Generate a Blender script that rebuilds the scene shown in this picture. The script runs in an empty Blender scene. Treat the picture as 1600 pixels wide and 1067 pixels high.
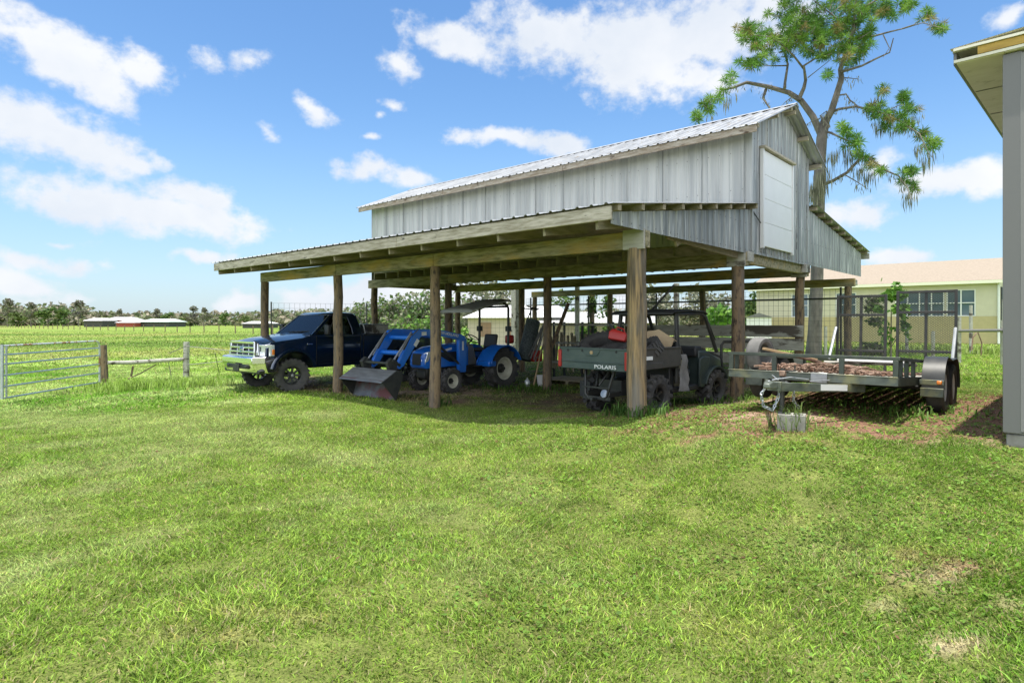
import bpy, bmesh, math, random
import numpy as np
from mathutils import Vector, Matrix, Euler

random.seed(7)
rng = np.random.default_rng(11)
scene = bpy.context.scene
COL = scene.collection
R = math.radians
PI = math.pi

# ------------------------------------------------------------------ camera
FPX = 964.0                                   # focal length in photograph pixels (1600 wide)
HZ = 503.0
cam_d = bpy.data.cameras.new('camera')
cam_d.sensor_width = 36.0
cam_d.lens = FPX / 1600.0 * 36.0
cam_d.shift_y = -(533.5 - HZ) / 1600.0
cam_d.clip_start = 0.05
cam_d.clip_end = 8000.0
cam = bpy.data.objects.new('camera', cam_d)
cam.location = (0, 0, 1.7)
cam.rotation_euler = (R(90), 0, 0)
COL.objects.link(cam)
scene.camera = cam

# ------------------------------------------------------------------ exposure
scene.view_settings.view_transform = 'Standard'
scene.view_settings.look = 'None'
scene.view_settings.exposure = 1.14
scene.view_settings.gamma = 1.0
scene.cycles.max_bounces = 8
scene.cycles.diffuse_bounces = 4
scene.cycles.transparent_max_bounces = 12
scene.cycles.use_denoising = True
scene.cycles.denoiser = 'OPENIMAGEDENOISE'
scene.cycles.denoising_input_passes = 'RGB_ALBEDO_NORMAL'
scene.cycles.denoising_prefilter = 'NONE'
scene.cycles.sample_clamp_indirect = 4.0
scene.cycles.caustics_reflective = False
scene.cycles.caustics_refractive = False

# ------------------------------------------------------------------ sun
SUN_TO = Vector((-0.055, -0.085, 1.0)).normalized()
sun_d = bpy.data.lights.new('sun', 'SUN')
sun_d.energy = 3.4
sun_d.angle = R(0.5)
sun_d.color = (1.0, 0.95, 0.86)
sun = bpy.data.objects.new('sun', sun_d)
sun.rotation_euler = SUN_TO.to_track_quat('Z', 'Y').to_euler()
sun.location = (0, 0, 60)
COL.objects.link(sun)

# ------------------------------------------------------------------ world: sky and clouds by direction
world = bpy.data.worlds.new('World')
scene.world = world
world.use_nodes = True
wt = world.node_tree
wt.nodes.clear()
def WN(t, **k):
    n = wt.nodes.new(t)
    for a, b in k.items(): setattr(n, a, b)
    return n
def wmath(op, a, b=None, clamp=False):
    n = WN('ShaderNodeMath', operation=op)
    n.use_clamp = clamp
    for i, v in enumerate((a, b)):
        if v is None: continue
        if isinstance(v, (int, float)): n.inputs[i].default_value = v
        else: wt.links.new(v, n.inputs[i])
    return n.outputs[0]
wo = WN('ShaderNodeOutputWorld')
bg = WN('ShaderNodeBackground')
bg.inputs[1].default_value = 0.15
sky = WN('ShaderNodeTexSky', sky_type='NISHITA')
sky.sun_disc = False
sky.sun_elevation = math.asin(SUN_TO.z)
sky.sun_rotation = math.atan2(SUN_TO.x, SUN_TO.y)
sky.air_density = 1.0
sky.dust_density = 0.6
sky.ozone_density = 1.5
hsv = WN('ShaderNodeHueSaturation')
hsv.inputs['Saturation'].default_value = 1.22
hsv.inputs['Value'].default_value = 0.62
wt.links.new(sky.outputs[0], hsv.inputs['Color'])
tc = WN('ShaderNodeTexCoord')
sep = WN('ShaderNodeSeparateXYZ')
wt.links.new(tc.outputs['Generated'], sep.inputs[0])
az = wmath('ARCTAN2', sep.outputs[0], sep.outputs[1])
el = wmath('ARCSINE', sep.outputs[2])
comb = WN('ShaderNodeCombineXYZ')
wt.links.new(az, comb.inputs[0]); wt.links.new(el, comb.inputs[1])
dirv = comb.outputs[0]
# bend the directions a little so that the clouds get ragged outlines
wn_ = WN('ShaderNodeTexNoise'); wn_.inputs['Scale'].default_value = 9.0; wn_.inputs['Detail'].default_value = 4
wt.links.new(dirv, wn_.inputs['Vector'])
wsub = WN('ShaderNodeVectorMath', operation='SUBTRACT'); wsub.inputs[1].default_value = (.5, .5, .5)
wt.links.new(wn_.outputs['Color'], wsub.inputs[0])
wmul = WN('ShaderNodeVectorMath', operation='MULTIPLY'); wmul.inputs[1].default_value = (.085, .065, 0)
wt.links.new(wsub.outputs[0], wmul.inputs[0])
wadd = WN('ShaderNodeVectorMath', operation='ADD')
wt.links.new(dirv, wadd.inputs[0]); wt.links.new(wmul.outputs[0], wadd.inputs[1])
bent = wadd.outputs[0]
# fractal noise over the sky, stretched a little sideways
def wnoise(scale, detail, rough, sx=1.0, sy=1.25, off=0.0):
    mp = WN('ShaderNodeMapping')
    mp.inputs['Scale'].default_value = (sx, sy, 1)
    mp.inputs['Location'].default_value = (off, off * 0.7, off)
    wt.links.new(dirv, mp.inputs[0])
    n = WN('ShaderNodeTexNoise')
    n.inputs['Scale'].default_value = scale
    n.inputs['Detail'].default_value = detail
    n.inputs['Roughness'].default_value = rough
    wt.links.new(mp.outputs[0], n.inputs['Vector'])
    return n.outputs['Fac']
nA = wnoise(7.5, 8, 0.62)
nB = wnoise(24, 6, 0.6, off=3.1)
nC = wnoise(5.0, 5, 0.55, off=8.3)
# photograph directions of the clouds: centre x, y, half width, half height, tilt (deg), weight
CLOUDS = [
 (95, 80, 170, 44, -17, 1.15), (225, 108, 64, 38, 5, 1.0), (70, 205, 200, 46, -13, 1.15), (10, 175, 70, 34, -12, 1.0), (215, 245, 90, 22, -8, .9),
 (230, 330, 235, 36, -4, 1.15), (150, 300, 90, 40, 0, 1.0), (290, 310, 90, 34, -10, 1.0), (395, 100, 48, 26, 8, .85), (340, 85, 30, 28, -50, .7),
 (570, 262, 68, 24, -5, 1.0), (640, 274, 62, 22, -5, .95), (495, 176, 50, 20, -8, .85), (424, 206, 32, 18, -8, .72), (618, 156, 34, 13, -12, .65),
 (590, 172, 18, 9, 0, .6), (574, 208, 26, 9, -8, .62), (720, 62, 130, 32, -14, 1.0), (880, 70, 190, 58, -18, 1.1), (1000, 70, 220, 70, 0, 1.1),
 (1120, 50, 170, 80, 0, 1.15), (1080, 110, 150, 60, -5, 1.05), (640, 100, 50, 26, -30, .75), (790, 215, 110, 26, -3, 1.0), (880, 225, 90, 28, -8, 1.0),
 (1500, 280, 120, 34, 0, 1.1), (1330, 335, 70, 32, -10, 1.0), (1372, 246, 46, 22, -10, .72), (1410, 402, 66, 20, 0, .95), (1580, 25, 40, 18, -5, .8),
 (30, 440, 60, 24, -8, 1.0), (70, 410, 100, 16, -6, .8), (325, 398, 62, 13, 0, .85), (365, 474, 60, 18, 0, .95), (85, 380, 60, 10, 0, .6), (165, 412, 40, 9, 0, .55),
 (590, 462, 240, 34, 0, 1.05), (760, 462, 180, 30, 0, 1.0), (1010, 470, 200, 26, 0, .8), (1230, 445, 90, 30, 0, .7), (60, 470, 150, 16, 0, .55), (-250, 250, 190, 70, 0, 1.1), (-420, 120, 200, 60, 0, 1.0), (1850, 200, 160, 60, 0, 1.0),
]
acc = None
for (px, py, hw, hh, tilt, wgt) in CLOUDS:
    a0 = math.atan((px - 800) / FPX)
    e0 = math.atan((HZ - py) / FPX * math.cos(a0))
    mp = WN('ShaderNodeMapping', vector_type='TEXTURE')
    mp.inputs['Location'].default_value = (a0, e0, 0)
    mp.inputs['Rotation'].default_value = (0, 0, R(tilt))
    mp.inputs['Scale'].default_value = (hw / FPX * math.cos(a0) * 1.16, hh / FPX * 1.24, 1)
    wt.links.new(bent, mp.inputs[0])
    ln = WN('ShaderNodeVectorMath', operation='LENGTH')
    wt.links.new(mp.outputs[0], ln.inputs[0])
    v = wmath('MULTIPLY', wmath('SUBTRACT', 1.0, ln.outputs['Value']), wgt)
    acc = v if acc is None else wmath('SMOOTH_MAX', acc, v)
    if acc is not v:
        acc.node.inputs[2].default_value = 0.12
# broken cloud overhead and behind, added out of view to whiten the ambient light
ov = WN('ShaderNodeMapRange', interpolation_type='SMOOTHSTEP')
ov.inputs['From Min'].default_value = 0.60; ov.inputs['From Max'].default_value = 0.85
ov.inputs['To Min'].default_value = -0.6; ov.inputs['To Max'].default_value = 0.50
wt.links.new(el, ov.inputs['Value'])
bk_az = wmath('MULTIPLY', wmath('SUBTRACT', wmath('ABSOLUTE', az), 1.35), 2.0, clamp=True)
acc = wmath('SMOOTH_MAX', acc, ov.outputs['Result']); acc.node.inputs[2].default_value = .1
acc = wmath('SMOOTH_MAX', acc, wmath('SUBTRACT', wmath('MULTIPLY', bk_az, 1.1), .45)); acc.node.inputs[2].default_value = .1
dens = wmath('ADD', acc, wmath('MULTIPLY', wmath('SUBTRACT', nA, 0.5), 1.3))
dens = wmath('ADD', dens, wmath('MULTIPLY', wmath('SUBTRACT', nB, 0.5), 1.15))
mr = WN('ShaderNodeMapRange', interpolation_type='SMOOTHSTEP')
mr.inputs['From Min'].default_value = 0.24
mr.inputs['From Max'].default_value = 0.76
wt.links.new(dens, mr.inputs['Value'])
cmask = wmath('MULTIPLY', mr.outputs['Result'], 0.97)
shade = WN('ShaderNodeMapRange')
shade.inputs['From Min'].default_value = 0.30; shade.inputs['From Max'].default_value = 0.72
wt.links.new(nC, shade.inputs['Value'])
cc = WN('ShaderNodeMix', data_type='RGBA')
cc.inputs[6].default_value = (2.35, 2.55, 2.85, 1)
cc.inputs[7].default_value = (3.15, 3.17, 3.2, 1)
wt.links.new(shade.outputs['Result'], cc.inputs[0])
# pale haze low over the horizon
hz = WN('ShaderNodeMapRange', interpolation_type='SMOOTHSTEP')
hz.inputs['From Min'].default_value = 0.34; hz.inputs['From Max'].default_value = -0.02
hz.inputs['To Min'].default_value = 0.0; hz.inputs['To Max'].default_value = 0.62
wt.links.new(el, hz.inputs['Value'])
mh = WN('ShaderNodeMix', data_type='RGBA')
mh.inputs[7].default_value = (1.25, 1.95, 2.75, 1)
wt.links.new(hz.outputs['Result'], mh.inputs[0]); wt.links.new(hsv.outputs[0], mh.inputs[6])
mx = WN('ShaderNodeMix', data_type='RGBA')
# unseen clouds behind the camera get added brightness to fill the shade
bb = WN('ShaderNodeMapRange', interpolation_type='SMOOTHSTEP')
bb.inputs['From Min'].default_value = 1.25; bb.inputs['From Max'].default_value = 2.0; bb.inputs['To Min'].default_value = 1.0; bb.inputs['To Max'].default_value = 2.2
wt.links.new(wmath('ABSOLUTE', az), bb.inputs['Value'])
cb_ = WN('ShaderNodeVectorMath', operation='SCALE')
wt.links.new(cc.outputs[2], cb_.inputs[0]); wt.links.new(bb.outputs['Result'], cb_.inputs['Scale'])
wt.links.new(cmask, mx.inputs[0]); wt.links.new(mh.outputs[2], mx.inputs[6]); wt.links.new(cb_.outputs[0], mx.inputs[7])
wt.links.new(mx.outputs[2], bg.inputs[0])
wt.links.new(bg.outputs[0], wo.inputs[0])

# ------------------------------------------------------------------ helpers
D1 = Vector((-0.746, 0.666, 0)).normalized()   # along the barn, away to the left
D2 = Vector((D1.y, -D1.x, 0))                  # across the barn, away to the right
P4 = Vector((1.875, 9.27, 0))                  # nearest corner post
ANG = math.atan2(-D1.y, -D1.x)                 # local x = -D1, local y = D2
def barn(x, y, z=0.0): return P4 - D1 * x + D2 * y + Vector((0, 0, z))
def px_at(px, py, depth): return Vector(((px - 800) / FPX * depth, depth, 1.7 + (HZ - py) / FPX * depth))

def tag(o, label=None, cat=None, group=None, kind=None):
    if label: o['label'] = label
    if cat: o['category'] = cat
    if group: o['group'] = group
    if kind: o['kind'] = kind
    return o
def thing(name, label, cat, loc=(0, 0, 0), rz=0.0, group=None, rx=0.0, ry=0.0):
    o = bpy.data.objects.new(name, None)
    o.empty_display_size = 0.2
    COL.objects.link(o)
    o.location = loc
    o.rotation_euler = (rx, ry, rz)
    return tag(o, label, cat, group)

class MB:
    """collects shapes that become one mesh object"""
    def __init__(s): s.v = []; s.f = []
    def add(s, verts, faces):
        b = len(s.v)
        s.v.extend([tuple(x) for x in verts]); s.f.extend([tuple(i + b for i in f) for f in faces])
    def box(s, c, d, rot=None):
        c = Vector(c); hx, hy, hz_ = d[0] / 2, d[1] / 2, d[2] / 2
        vs = [Vector((x, y, z)) for x in (-hx, hx) for y in (-hy, hy) for z in (-hz_, hz_)]
        if rot is not None: vs = [rot @ v for v in vs]
        s.add([v + c for v in vs], [(0, 1, 3, 2), (4, 6, 7, 5), (0, 4, 5, 1), (2, 3, 7, 6), (0, 2, 6, 4), (1, 5, 7, 3)])
        return s
    def bar(s, a, b, w, h, up=(0, 0, 1)):
        a = Vector(a); b = Vector(b); d = (b - a).normalized(); up = Vector(up)
        if abs(d.dot(up)) > 0.98: up = Vector((1, 0, 0)) if abs(d.x) < .9 else Vector((0, 1, 0))
        sd = d.cross(up).normalized(); u = sd.cross(d).normalized()
        vs = [p + sd * x * w / 2 + u * y * h / 2 for p in (a, b) for x, y in ((-1, -1), (1, -1), (1, 1), (-1, 1))]
        s.add(vs, [(0, 3, 2, 1), (4, 5, 6, 7), (0, 1, 5, 4), (1, 2, 6, 5), (2, 3, 7, 6), (3, 0, 4, 7)])
        return s
    def tube(s, pts, r, n=8, cap=True):
        pts = [Vector(p) for p in pts]; m = len(pts)
        rs = r if isinstance(r, (list, tuple)) else [r] * m
        rings = []; ref = None
        for i, p in enumerate(pts):
            d = (pts[min(i + 1, m - 1)] - pts[max(i - 1, 0)]).normalized()
            if ref is None:
                ref = Vector((0, 0, 1)) if abs(d.z) < .9 else Vector((1, 0, 0))
            a = d.cross(ref)
            if a.length < 1e-4: a = d.orthogonal()
            a.normalize(); b_ = a.cross(d).normalized(); ref = b_
            rings.append([p + (a * math.cos(2 * PI * k / n) + b_ * math.sin(2 * PI * k / n)) * rs[i] for k in range(n)])
        s.loft(rings, cap)
        return s
    def loft(s, rings, cap=True, closed=True):
        n = len(rings[0]); vs = [v for r_ in rings for v in r_]; fs = []
        for i in range(len(rings) - 1):
            for k in range(n if closed else n - 1):
                k2 = (k + 1) % n
                fs.append((i * n + k, i * n + k2, (i + 1) * n + k2, (i + 1) * n + k))
        if cap and closed:
            fs.append(tuple(reversed(range(n)))); fs.append(tuple((len(rings) - 1) * n + k for k in range(n)))
        s.add(vs, fs)
        return s
    def lathe(s, prof, origin=(0, 0, 0), axis=(1, 0, 0), n=28, cap=False):
        """prof: (radius, distance along the axis)"""
        ax = Vector(axis).normalized(); a = ax.orthogonal().normalized(); b_ = ax.cross(a); o = Vector(origin)
        rings = [[o + ax * h + (a * math.cos(2 * PI * k / n) + b_ * math.sin(2 * PI * k / n)) * r_ for k in range(n)] for r_, h in prof]
        s.loft(rings, cap)
        return s
    def prism(s, poly, w0, w1, axis='x'):
        """poly of 2-D points extruded along an axis: 'x' poly=(y,z), 'y' poly=(x,z), 'z' poly=(x,y)"""
        def P(p, w):
            return {'x': (w, p[0], p[1]), 'y': (p[0], w, p[1]), 'z': (p[0], p[1], w)}[axis]
        s.loft([[P(p, w0) for p in poly], [P(p, w1) for p in poly]], True)
        return s
    def quad(s, a, b, c, d): s.add([a, b, c, d], [(0, 1, 2, 3)]); return s
    def build(s, name, m, parent=None, bevel=0.0, smooth=True, seg=2, ang=35, loc=None, rot=None, label=None, kind=None, mtx=None):
        me = bpy.data.meshes.new(name)
        vs = s.v if mtx is None else [tuple(mtx @ Vector(v)) for v in s.v]
        me.from_pydata(vs, [], s.f)
        me.validate()
        bm = bmesh.new(); bm.from_mesh(me)
        bmesh.ops.recalc_face_normals(bm, faces=bm.faces)
        bm.to_mesh(me); bm.free()
        if smooth:
            me.polygons.foreach_set('use_smooth', [True] * len(me.polygons))
            me.set_sharp_from_angle(angle=R(ang))
        me.materials.append(m)
        o = bpy.data.objects.new(name, me); COL.objects.link(o)
        if parent: o.parent = parent
        if loc is not None: o.location = loc
        if rot is not None: o.rotation_euler = rot
        if bevel > 0:
            bv = o.modifiers.new('bevel', 'BEVEL'); bv.width = bevel; bv.segments = seg; bv.limit_method = 'ANGLE'; bv.angle_limit = R(40)
            bv.harden_normals = False
        if label: o['label'] = label
        if kind: o['kind'] = kind
        return o

def copy_tree(o, parent=None):
    c = o.copy(); COL.objects.link(c)
    if parent is not None: c.parent = parent
    for ch in list(o.children): copy_tree(ch, c)
    return c

def text_part(name, s, size, m, parent, mtx, extr=0.002, shear=0.0, xs=1.0):
    cu = bpy.data.curves.new(name, 'FONT'); cu.body = s; cu.size = size; cu.extrude = extr; cu.shear = shear
    cu.align_x = 'CENTER'; cu.align_y = 'CENTER'; cu.offset = size * 0.012
    t = bpy.data.objects.new(name + '_curve', cu); COL.objects.link(t)
    bpy.context.view_layer.update()
    me = bpy.data.meshes.new_from_object(t.evaluated_get(bpy.context.evaluated_depsgraph_get()))
    bpy.data.objects.remove(t); bpy.data.curves.remove(cu)
    me.transform(mtx @ Matrix.Diagonal((xs, 1, 1, 1))); me.name = name
    me.materials.clear(); me.materials.append(m)
    o = bpy.data.objects.new(name, me); COL.objects.link(o)
    if parent: o.parent = parent
    return o
def frame_mtx(o, xa, ya):
    xa = Vector(xa).normalized(); ya = Vector(ya).normalized(); za = xa.cross(ya)
    return Matrix(((xa.x, ya.x, za.x, o[0]), (xa.y, ya.y, za.y, o[1]), (xa.z, ya.z, za.z, o[2]), (0, 0, 0, 1)))

# ------------------------------------------------------------------ materials
def lin(c):
    return tuple((x / 12.92 if x <= .04045 else ((x + .055) / 1.055) ** 2.4) for x in c)
def mat(name, col, rough=.6, metal=0.0, col2=None, scale=6.0, stretch=(1, 1, 1), bump=0.0, bscale=None, lo=.35, hi=.65, col3=None, scale3=2.5, lo3=.55, hi3=.7,
        coat=0.0, attr=None, spec=.5, detail=5, trans=0.0, backlight=0.0, stretch3=None, rvar=0.0):
    m = bpy.data.materials.new(name); m.use_nodes = True
    nt = m.node_tree; b = nt.nodes['Principled BSDF']
    b.inputs['Roughness'].default_value = rough; b.inputs['Metallic'].default_value = metal
    b.inputs['Specular IOR Level'].default_value = spec
    b.inputs['Coat Weight'].default_value = coat
    if coat: b.inputs['Coat Roughness'].default_value = 0.05
    if trans: b.inputs['Transmission Weight'].default_value = trans
    L = nt.links.new
    tcn = nt.nodes.new('ShaderNodeTexCoord')
    def noise(sc, st, dt):
        mp = nt.nodes.new('ShaderNodeMapping'); mp.inputs['Scale'].default_value = st
        L(tcn.outputs['Object'], mp.inputs[0])
        n = nt.nodes.new('ShaderNodeTexNoise'); n.inputs['Scale'].default_value = sc; n.inputs['Detail'].default_value = dt
        n.inputs['Roughness'].default_value = .6
        L(mp.outputs[0], n.inputs['Vector']); return n.outputs['Fac']
    def mrange(f, a, c):
        r_ = nt.nodes.new('ShaderNodeMapRange'); r_.inputs['From Min'].default_value = a; r_.inputs['From Max'].default_value = c
        L(f, r_.inputs['Value']); return r_.outputs['Result']
    def mixc(f, A, B):
        x = nt.nodes.new('ShaderNodeMix'); x.data_type = 'RGBA'
        L(f, x.inputs[0])
        for i, v in ((6, A), (7, B)):
            if isinstance(v, tuple): x.inputs[i].default_value = (*v, 1)
            else: L(v, x.inputs[i])
        return x.outputs[2]
    base = col
    if attr:
        a = nt.nodes.new('ShaderNodeVertexColor'); a.layer_name = attr; base = a.outputs['Color']
    nz = None
    if col2 is not None:
        nz = noise(scale, stretch, detail); base = mixc(mrange(nz, lo, hi), base, col2)
    if col3 is not None:
        base = mixc(mrange(noise(scale3, stretch3 or (1, 1, 1), 6), lo3, hi3), base, col3)
    if isinstance(base, tuple): b.inputs['Base Color'].default_value = (*base, 1)
    else: L(base, b.inputs['Base Color'])
    if rvar and nz is not None:
        q = nt.nodes.new('ShaderNodeMapRange'); q.inputs['To Min'].default_value = rough - rvar; q.inputs['To Max'].default_value = rough + rvar
        L(nz, q.inputs['Value']); L(q.outputs['Result'], b.inputs['Roughness'])
    if bump:
        bn = nt.nodes.new('ShaderNodeBump'); bn.inputs['Strength'].default_value = bump; bn.inputs['Distance'].default_value = 0.02
        L(noise(bscale or scale * 3, stretch, 6), bn.inputs['Height']); L(bn.outputs[0], b.inputs['Normal'])
    if backlight:
        out = nt.nodes['Material Output']
        tr = nt.nodes.new('ShaderNodeBsdfTranslucent')
        if isinstance(base, tuple): tr.inputs[0].default_value = (*base, 1)
        else: L(base, tr.inputs[0])
        ms = nt.nodes.new('ShaderNodeMixShader'); ms.inputs[0].default_value = backlight
        L(b.outputs[0], ms.inputs[1]); L(tr.outputs[0], ms.inputs[2]); L(ms.outputs[0], out.inputs[0])
    return m

K = {}
K['post'] = mat('post_wood', (.235, .165, .095), .85, col2=(.06, .044, .034), scale=6, stretch=(2.6, 2.6, .8), bump=.9, bscale=9, lo=.5, hi=.62, col3=(.15, .12, .09), scale3=2.2, stretch3=(6, 6, .4), lo3=.48, hi3=.62)
K['post_pale'] = mat('post_wood_pale', (.36, .25, .125), .85, col2=(.095, .075, .05), scale=4, stretch=(7, 7, .35), bump=.9, bscale=9, lo=.4, hi=.6, col3=(.20, .18, .15), scale3=1.6, stretch3=(3, 3, .4), lo3=.45, hi3=.65)
K['beam'] = mat('beam_wood', (.37, .325, .215), .85, col2=(.165, .15, .08), scale=4, stretch=(.6, 4, 4), bump=.6, lo=.42, hi=.62, col3=(.45, .31, .11), scale3=1.3, stretch3=(.8, 2, 2), lo3=.52, hi3=.7)
K['fascia'] = mat('fascia_wood', (.55, .50, .41), .85, col2=(.29, .255, .18), scale=5, stretch=(.7, 5, 5), bump=.5, col3=(.05, .05, .04), scale3=5, stretch3=(.6, 2, 2), lo3=.64, hi3=.72)
K['fascia_brown'] = mat('fascia_wood_brown', (.48, .43, .36), .85, col2=(.26, .20, .14), scale=5, stretch=(.7, 5, 5), bump=.5, col3=(.09, .06, .04), scale3=5, stretch3=(.6, 2, 2), lo3=.58, hi3=.68)
K['rafter'] = mat('rafter_wood', (.38, .32, .22), .85, col2=(.22, .20, .13), scale=4, stretch=(3, .6, 3), bump=.3)
K['grey_wood'] = mat('grey_wood', (.46, .45, .40), .85, col2=(.32, .31, .27), scale=4, stretch=(.6, 4, 4), bump=.4, col3=(.10, .085, .07), scale3=1.6, stretch3=(.6, 1.5, 1.5), lo3=.55, hi3=.6)
K['clad'] = mat('weathered_cladding', (.35, .365, .36), .55, .1, col2=(.165, .18, .187), scale=2.2, stretch=(3.2, 3.2, .16), bump=.05, lo=.38, hi=.66, col3=(.55, .57, .56), scale3=4.0, stretch3=(4.5, 4.5, .28), lo3=.52, hi3=.68, rvar=.1)
K['clad_light'] = mat('galvanised_cladding', (.55, .555, .535), .5, .1, col2=(.39, .40, .395), scale=1.6, stretch=(2.6, 2.6, .12), lo=.42, hi=.6, bump=.05, col3=(.42, .45, .46), scale3=5, stretch3=(4, 4, .3), lo3=.62, hi3=.76, rvar=.1)
K['roof'] = mat('galvanised_roof', (.40, .41, .42), .45, .3, col2=(.27, .28, .29), scale=2.5, stretch=(2.2, .35, 1), lo=.42, hi=.62, col3=(.30, .25, .20), scale3=3, lo3=.60, hi3=.75, stretch3=(4, .6, 1))
K['roof_under'] = mat('roof_lining', (.16, .19, .15), .7, 0, col2=(.10, .12, .09), scale=2)
K['canopy_grey'] = mat('canopy_grey', (.42, .42, .40), .6, col2=(.34, .34, .33), scale=3)
K['door_white'] = mat('white_door', (.80, .80, .79), .5, col2=(.76, .76, .75), scale=3)
K['black_steel'] = mat('black_steel', (.030, .032, .032), .45, .2, col2=(.05, .05, .045), scale=8, col3=(.16, .10, .06), scale3=6, lo3=.66, hi3=.74)
K['black_plastic'] = mat('black_plastic', (.022, .023, .025), .5)
K['rubber'] = mat('tyre_rubber', (.042, .042, .043), .75, col2=(.075, .071, .066), scale=9, bump=.1)
K['rubber_grey'] = mat('worn_rubber', (.16, .155, .15), .85, col2=(.10, .10, .095), scale=7)
K['chrome'] = mat('chrome', (.78, .79, .80), .13, 1.0)
K['steel'] = mat('grey_steel', (.42, .43, .44), .4, .8, col2=(.30, .30, .30), scale=6)
K['galv'] = mat('galvanised_tube', (.52, .55, .58), .42, .6, col2=(.40, .43, .46), scale=6)
K['truck_blue'] = mat('dark_blue_paint', (.003, .015, .045), .3, .45, coat=.8)
K['tractor_blue'] = mat('tractor_blue_paint', (.008, .15, .66), .35, 0, coat=.4, col2=(.008, .13, .56), scale=3)
K['cream'] = mat('cream_rim_paint', (.66, .66, .55), .5, col2=(.52, .50, .40), scale=5)
K['glass'] = mat('dark_glass', (.035, .055, .06), .05, 0, spec=.8)
K['dark_body'] = mat('near_black_plastic', (.026, .040, .038), .4, col2=(.040, .055, .05), scale=4)
K['glass_lamp'] = mat('lamp_glass', (.72, .76, .78), .1, .3, spec=.7)
K['amber'] = mat('amber_plastic', (.75, .22, .03), .25)
K['red'] = mat('red_plastic', (.42, .025, .02), .4)
K['white'] = mat('white_paint', (.75, .75, .74), .5)
K['green_body'] = mat('dark_green_plastic', (.050, .078, .074), .45, col2=(.080, .108, .10), scale=3, stretch=(1, 1, 2))
K['brown_body'] = mat('dusty_dark_plastic', (.075, .070, .062), .55, col2=(.05, .048, .045), scale=4)
K['concrete'] = mat('concrete', (.31, .30, .27), .9, col2=(.22, .21, .185), scale=7, bump=.3, col3=(.20, .19, .16), scale3=3, lo3=.58, hi3=.72)
K['grey_wall'] = mat('grey_metal_wall', (.235, .232, .222), .5, .05, col2=(.21, .207, .20), scale=2, stretch=(1, 1, .3))
K['grey_trim'] = mat('grey_metal_trim', (.165, .165, .16), .45, .2)
K['soffit'] = mat('beige_soffit', (.78, .75, .63), .7, col2=(.70, .67, .54), scale=3, stretch=(1, 3, 1), col3=(.28, .27, .15), scale3=2.5, lo3=.62, hi3=.8)
K['yellow_wood'] = mat('yellow_wood', (.55, .36, .08), .8, col2=(.38, .24, .06), scale=5, stretch=(.5, 4, 4))
K['house_yellow'] = mat('pale_yellow_stucco', (.60, .56, .42), .9, col2=(.56, .52, .39), scale=3)
K['house_tan'] = mat('tan_stucco', (.50, .42, .23), .9, col2=(.45, .38, .21), scale=4)
K['shingle'] = mat('tan_shingles', (.30, .25, .195), .95, col2=(.235, .195, .15), scale=9, stretch=(1, 1, 4), bump=.2)
K['wood_tan'] = mat('tan_board', (.48, .34, .19), .8, col2=(.38, .26, .14), scale=4)
K['copper'] = mat('brown_scrap', (.20, .12, .08), .7, col2=(.31, .22, .165), scale=5, col3=(.16, .085, .055), scale3=8, lo3=.5, hi3=.6)
K['leaf'] = mat('leaf_green', (.07, .13, .03), .55, attr='Col', backlight=.35)
K['bark'] = mat('pine_bark', (.22, .195, .17), .9, col2=(.11, .098, .085), scale=5, stretch=(1, 1, .4), bump=.8)
K['bark_grey'] = mat('grey_bark', (.25, .22, .19), .9, col2=(.14, .12, .10), scale=6)

# thin window glass: clear with a mirror coat that grows at a slant
def thin_glass(name, tint):
    m = bpy.data.materials.new(name); m.use_nodes = True; nt = m.node_tree; nt.nodes.clear()
    out = nt.nodes.new('ShaderNodeOutputMaterial'); tr_ = nt.nodes.new('ShaderNodeBsdfTransparent'); gl = nt.nodes.new('ShaderNodeBsdfGlossy')
    tr_.inputs[0].default_value = (*tint, 1); gl.inputs['Roughness'].default_value = .02
    fr_ = nt.nodes.new('ShaderNodeFresnel'); fr_.inputs[0].default_value = 1.30; mx_ = nt.nodes.new('ShaderNodeMixShader')
    nt.links.new(fr_.outputs[0], mx_.inputs[0]); nt.links.new(tr_.outputs[0], mx_.inputs[1]); nt.links.new(gl.outputs[0], mx_.inputs[2]); nt.links.new(mx_.outputs[0], out.inputs[0])
    return m
K['clear_glass'] = thin_glass('window_glass_clear', (.62, .68, .64))
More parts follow.
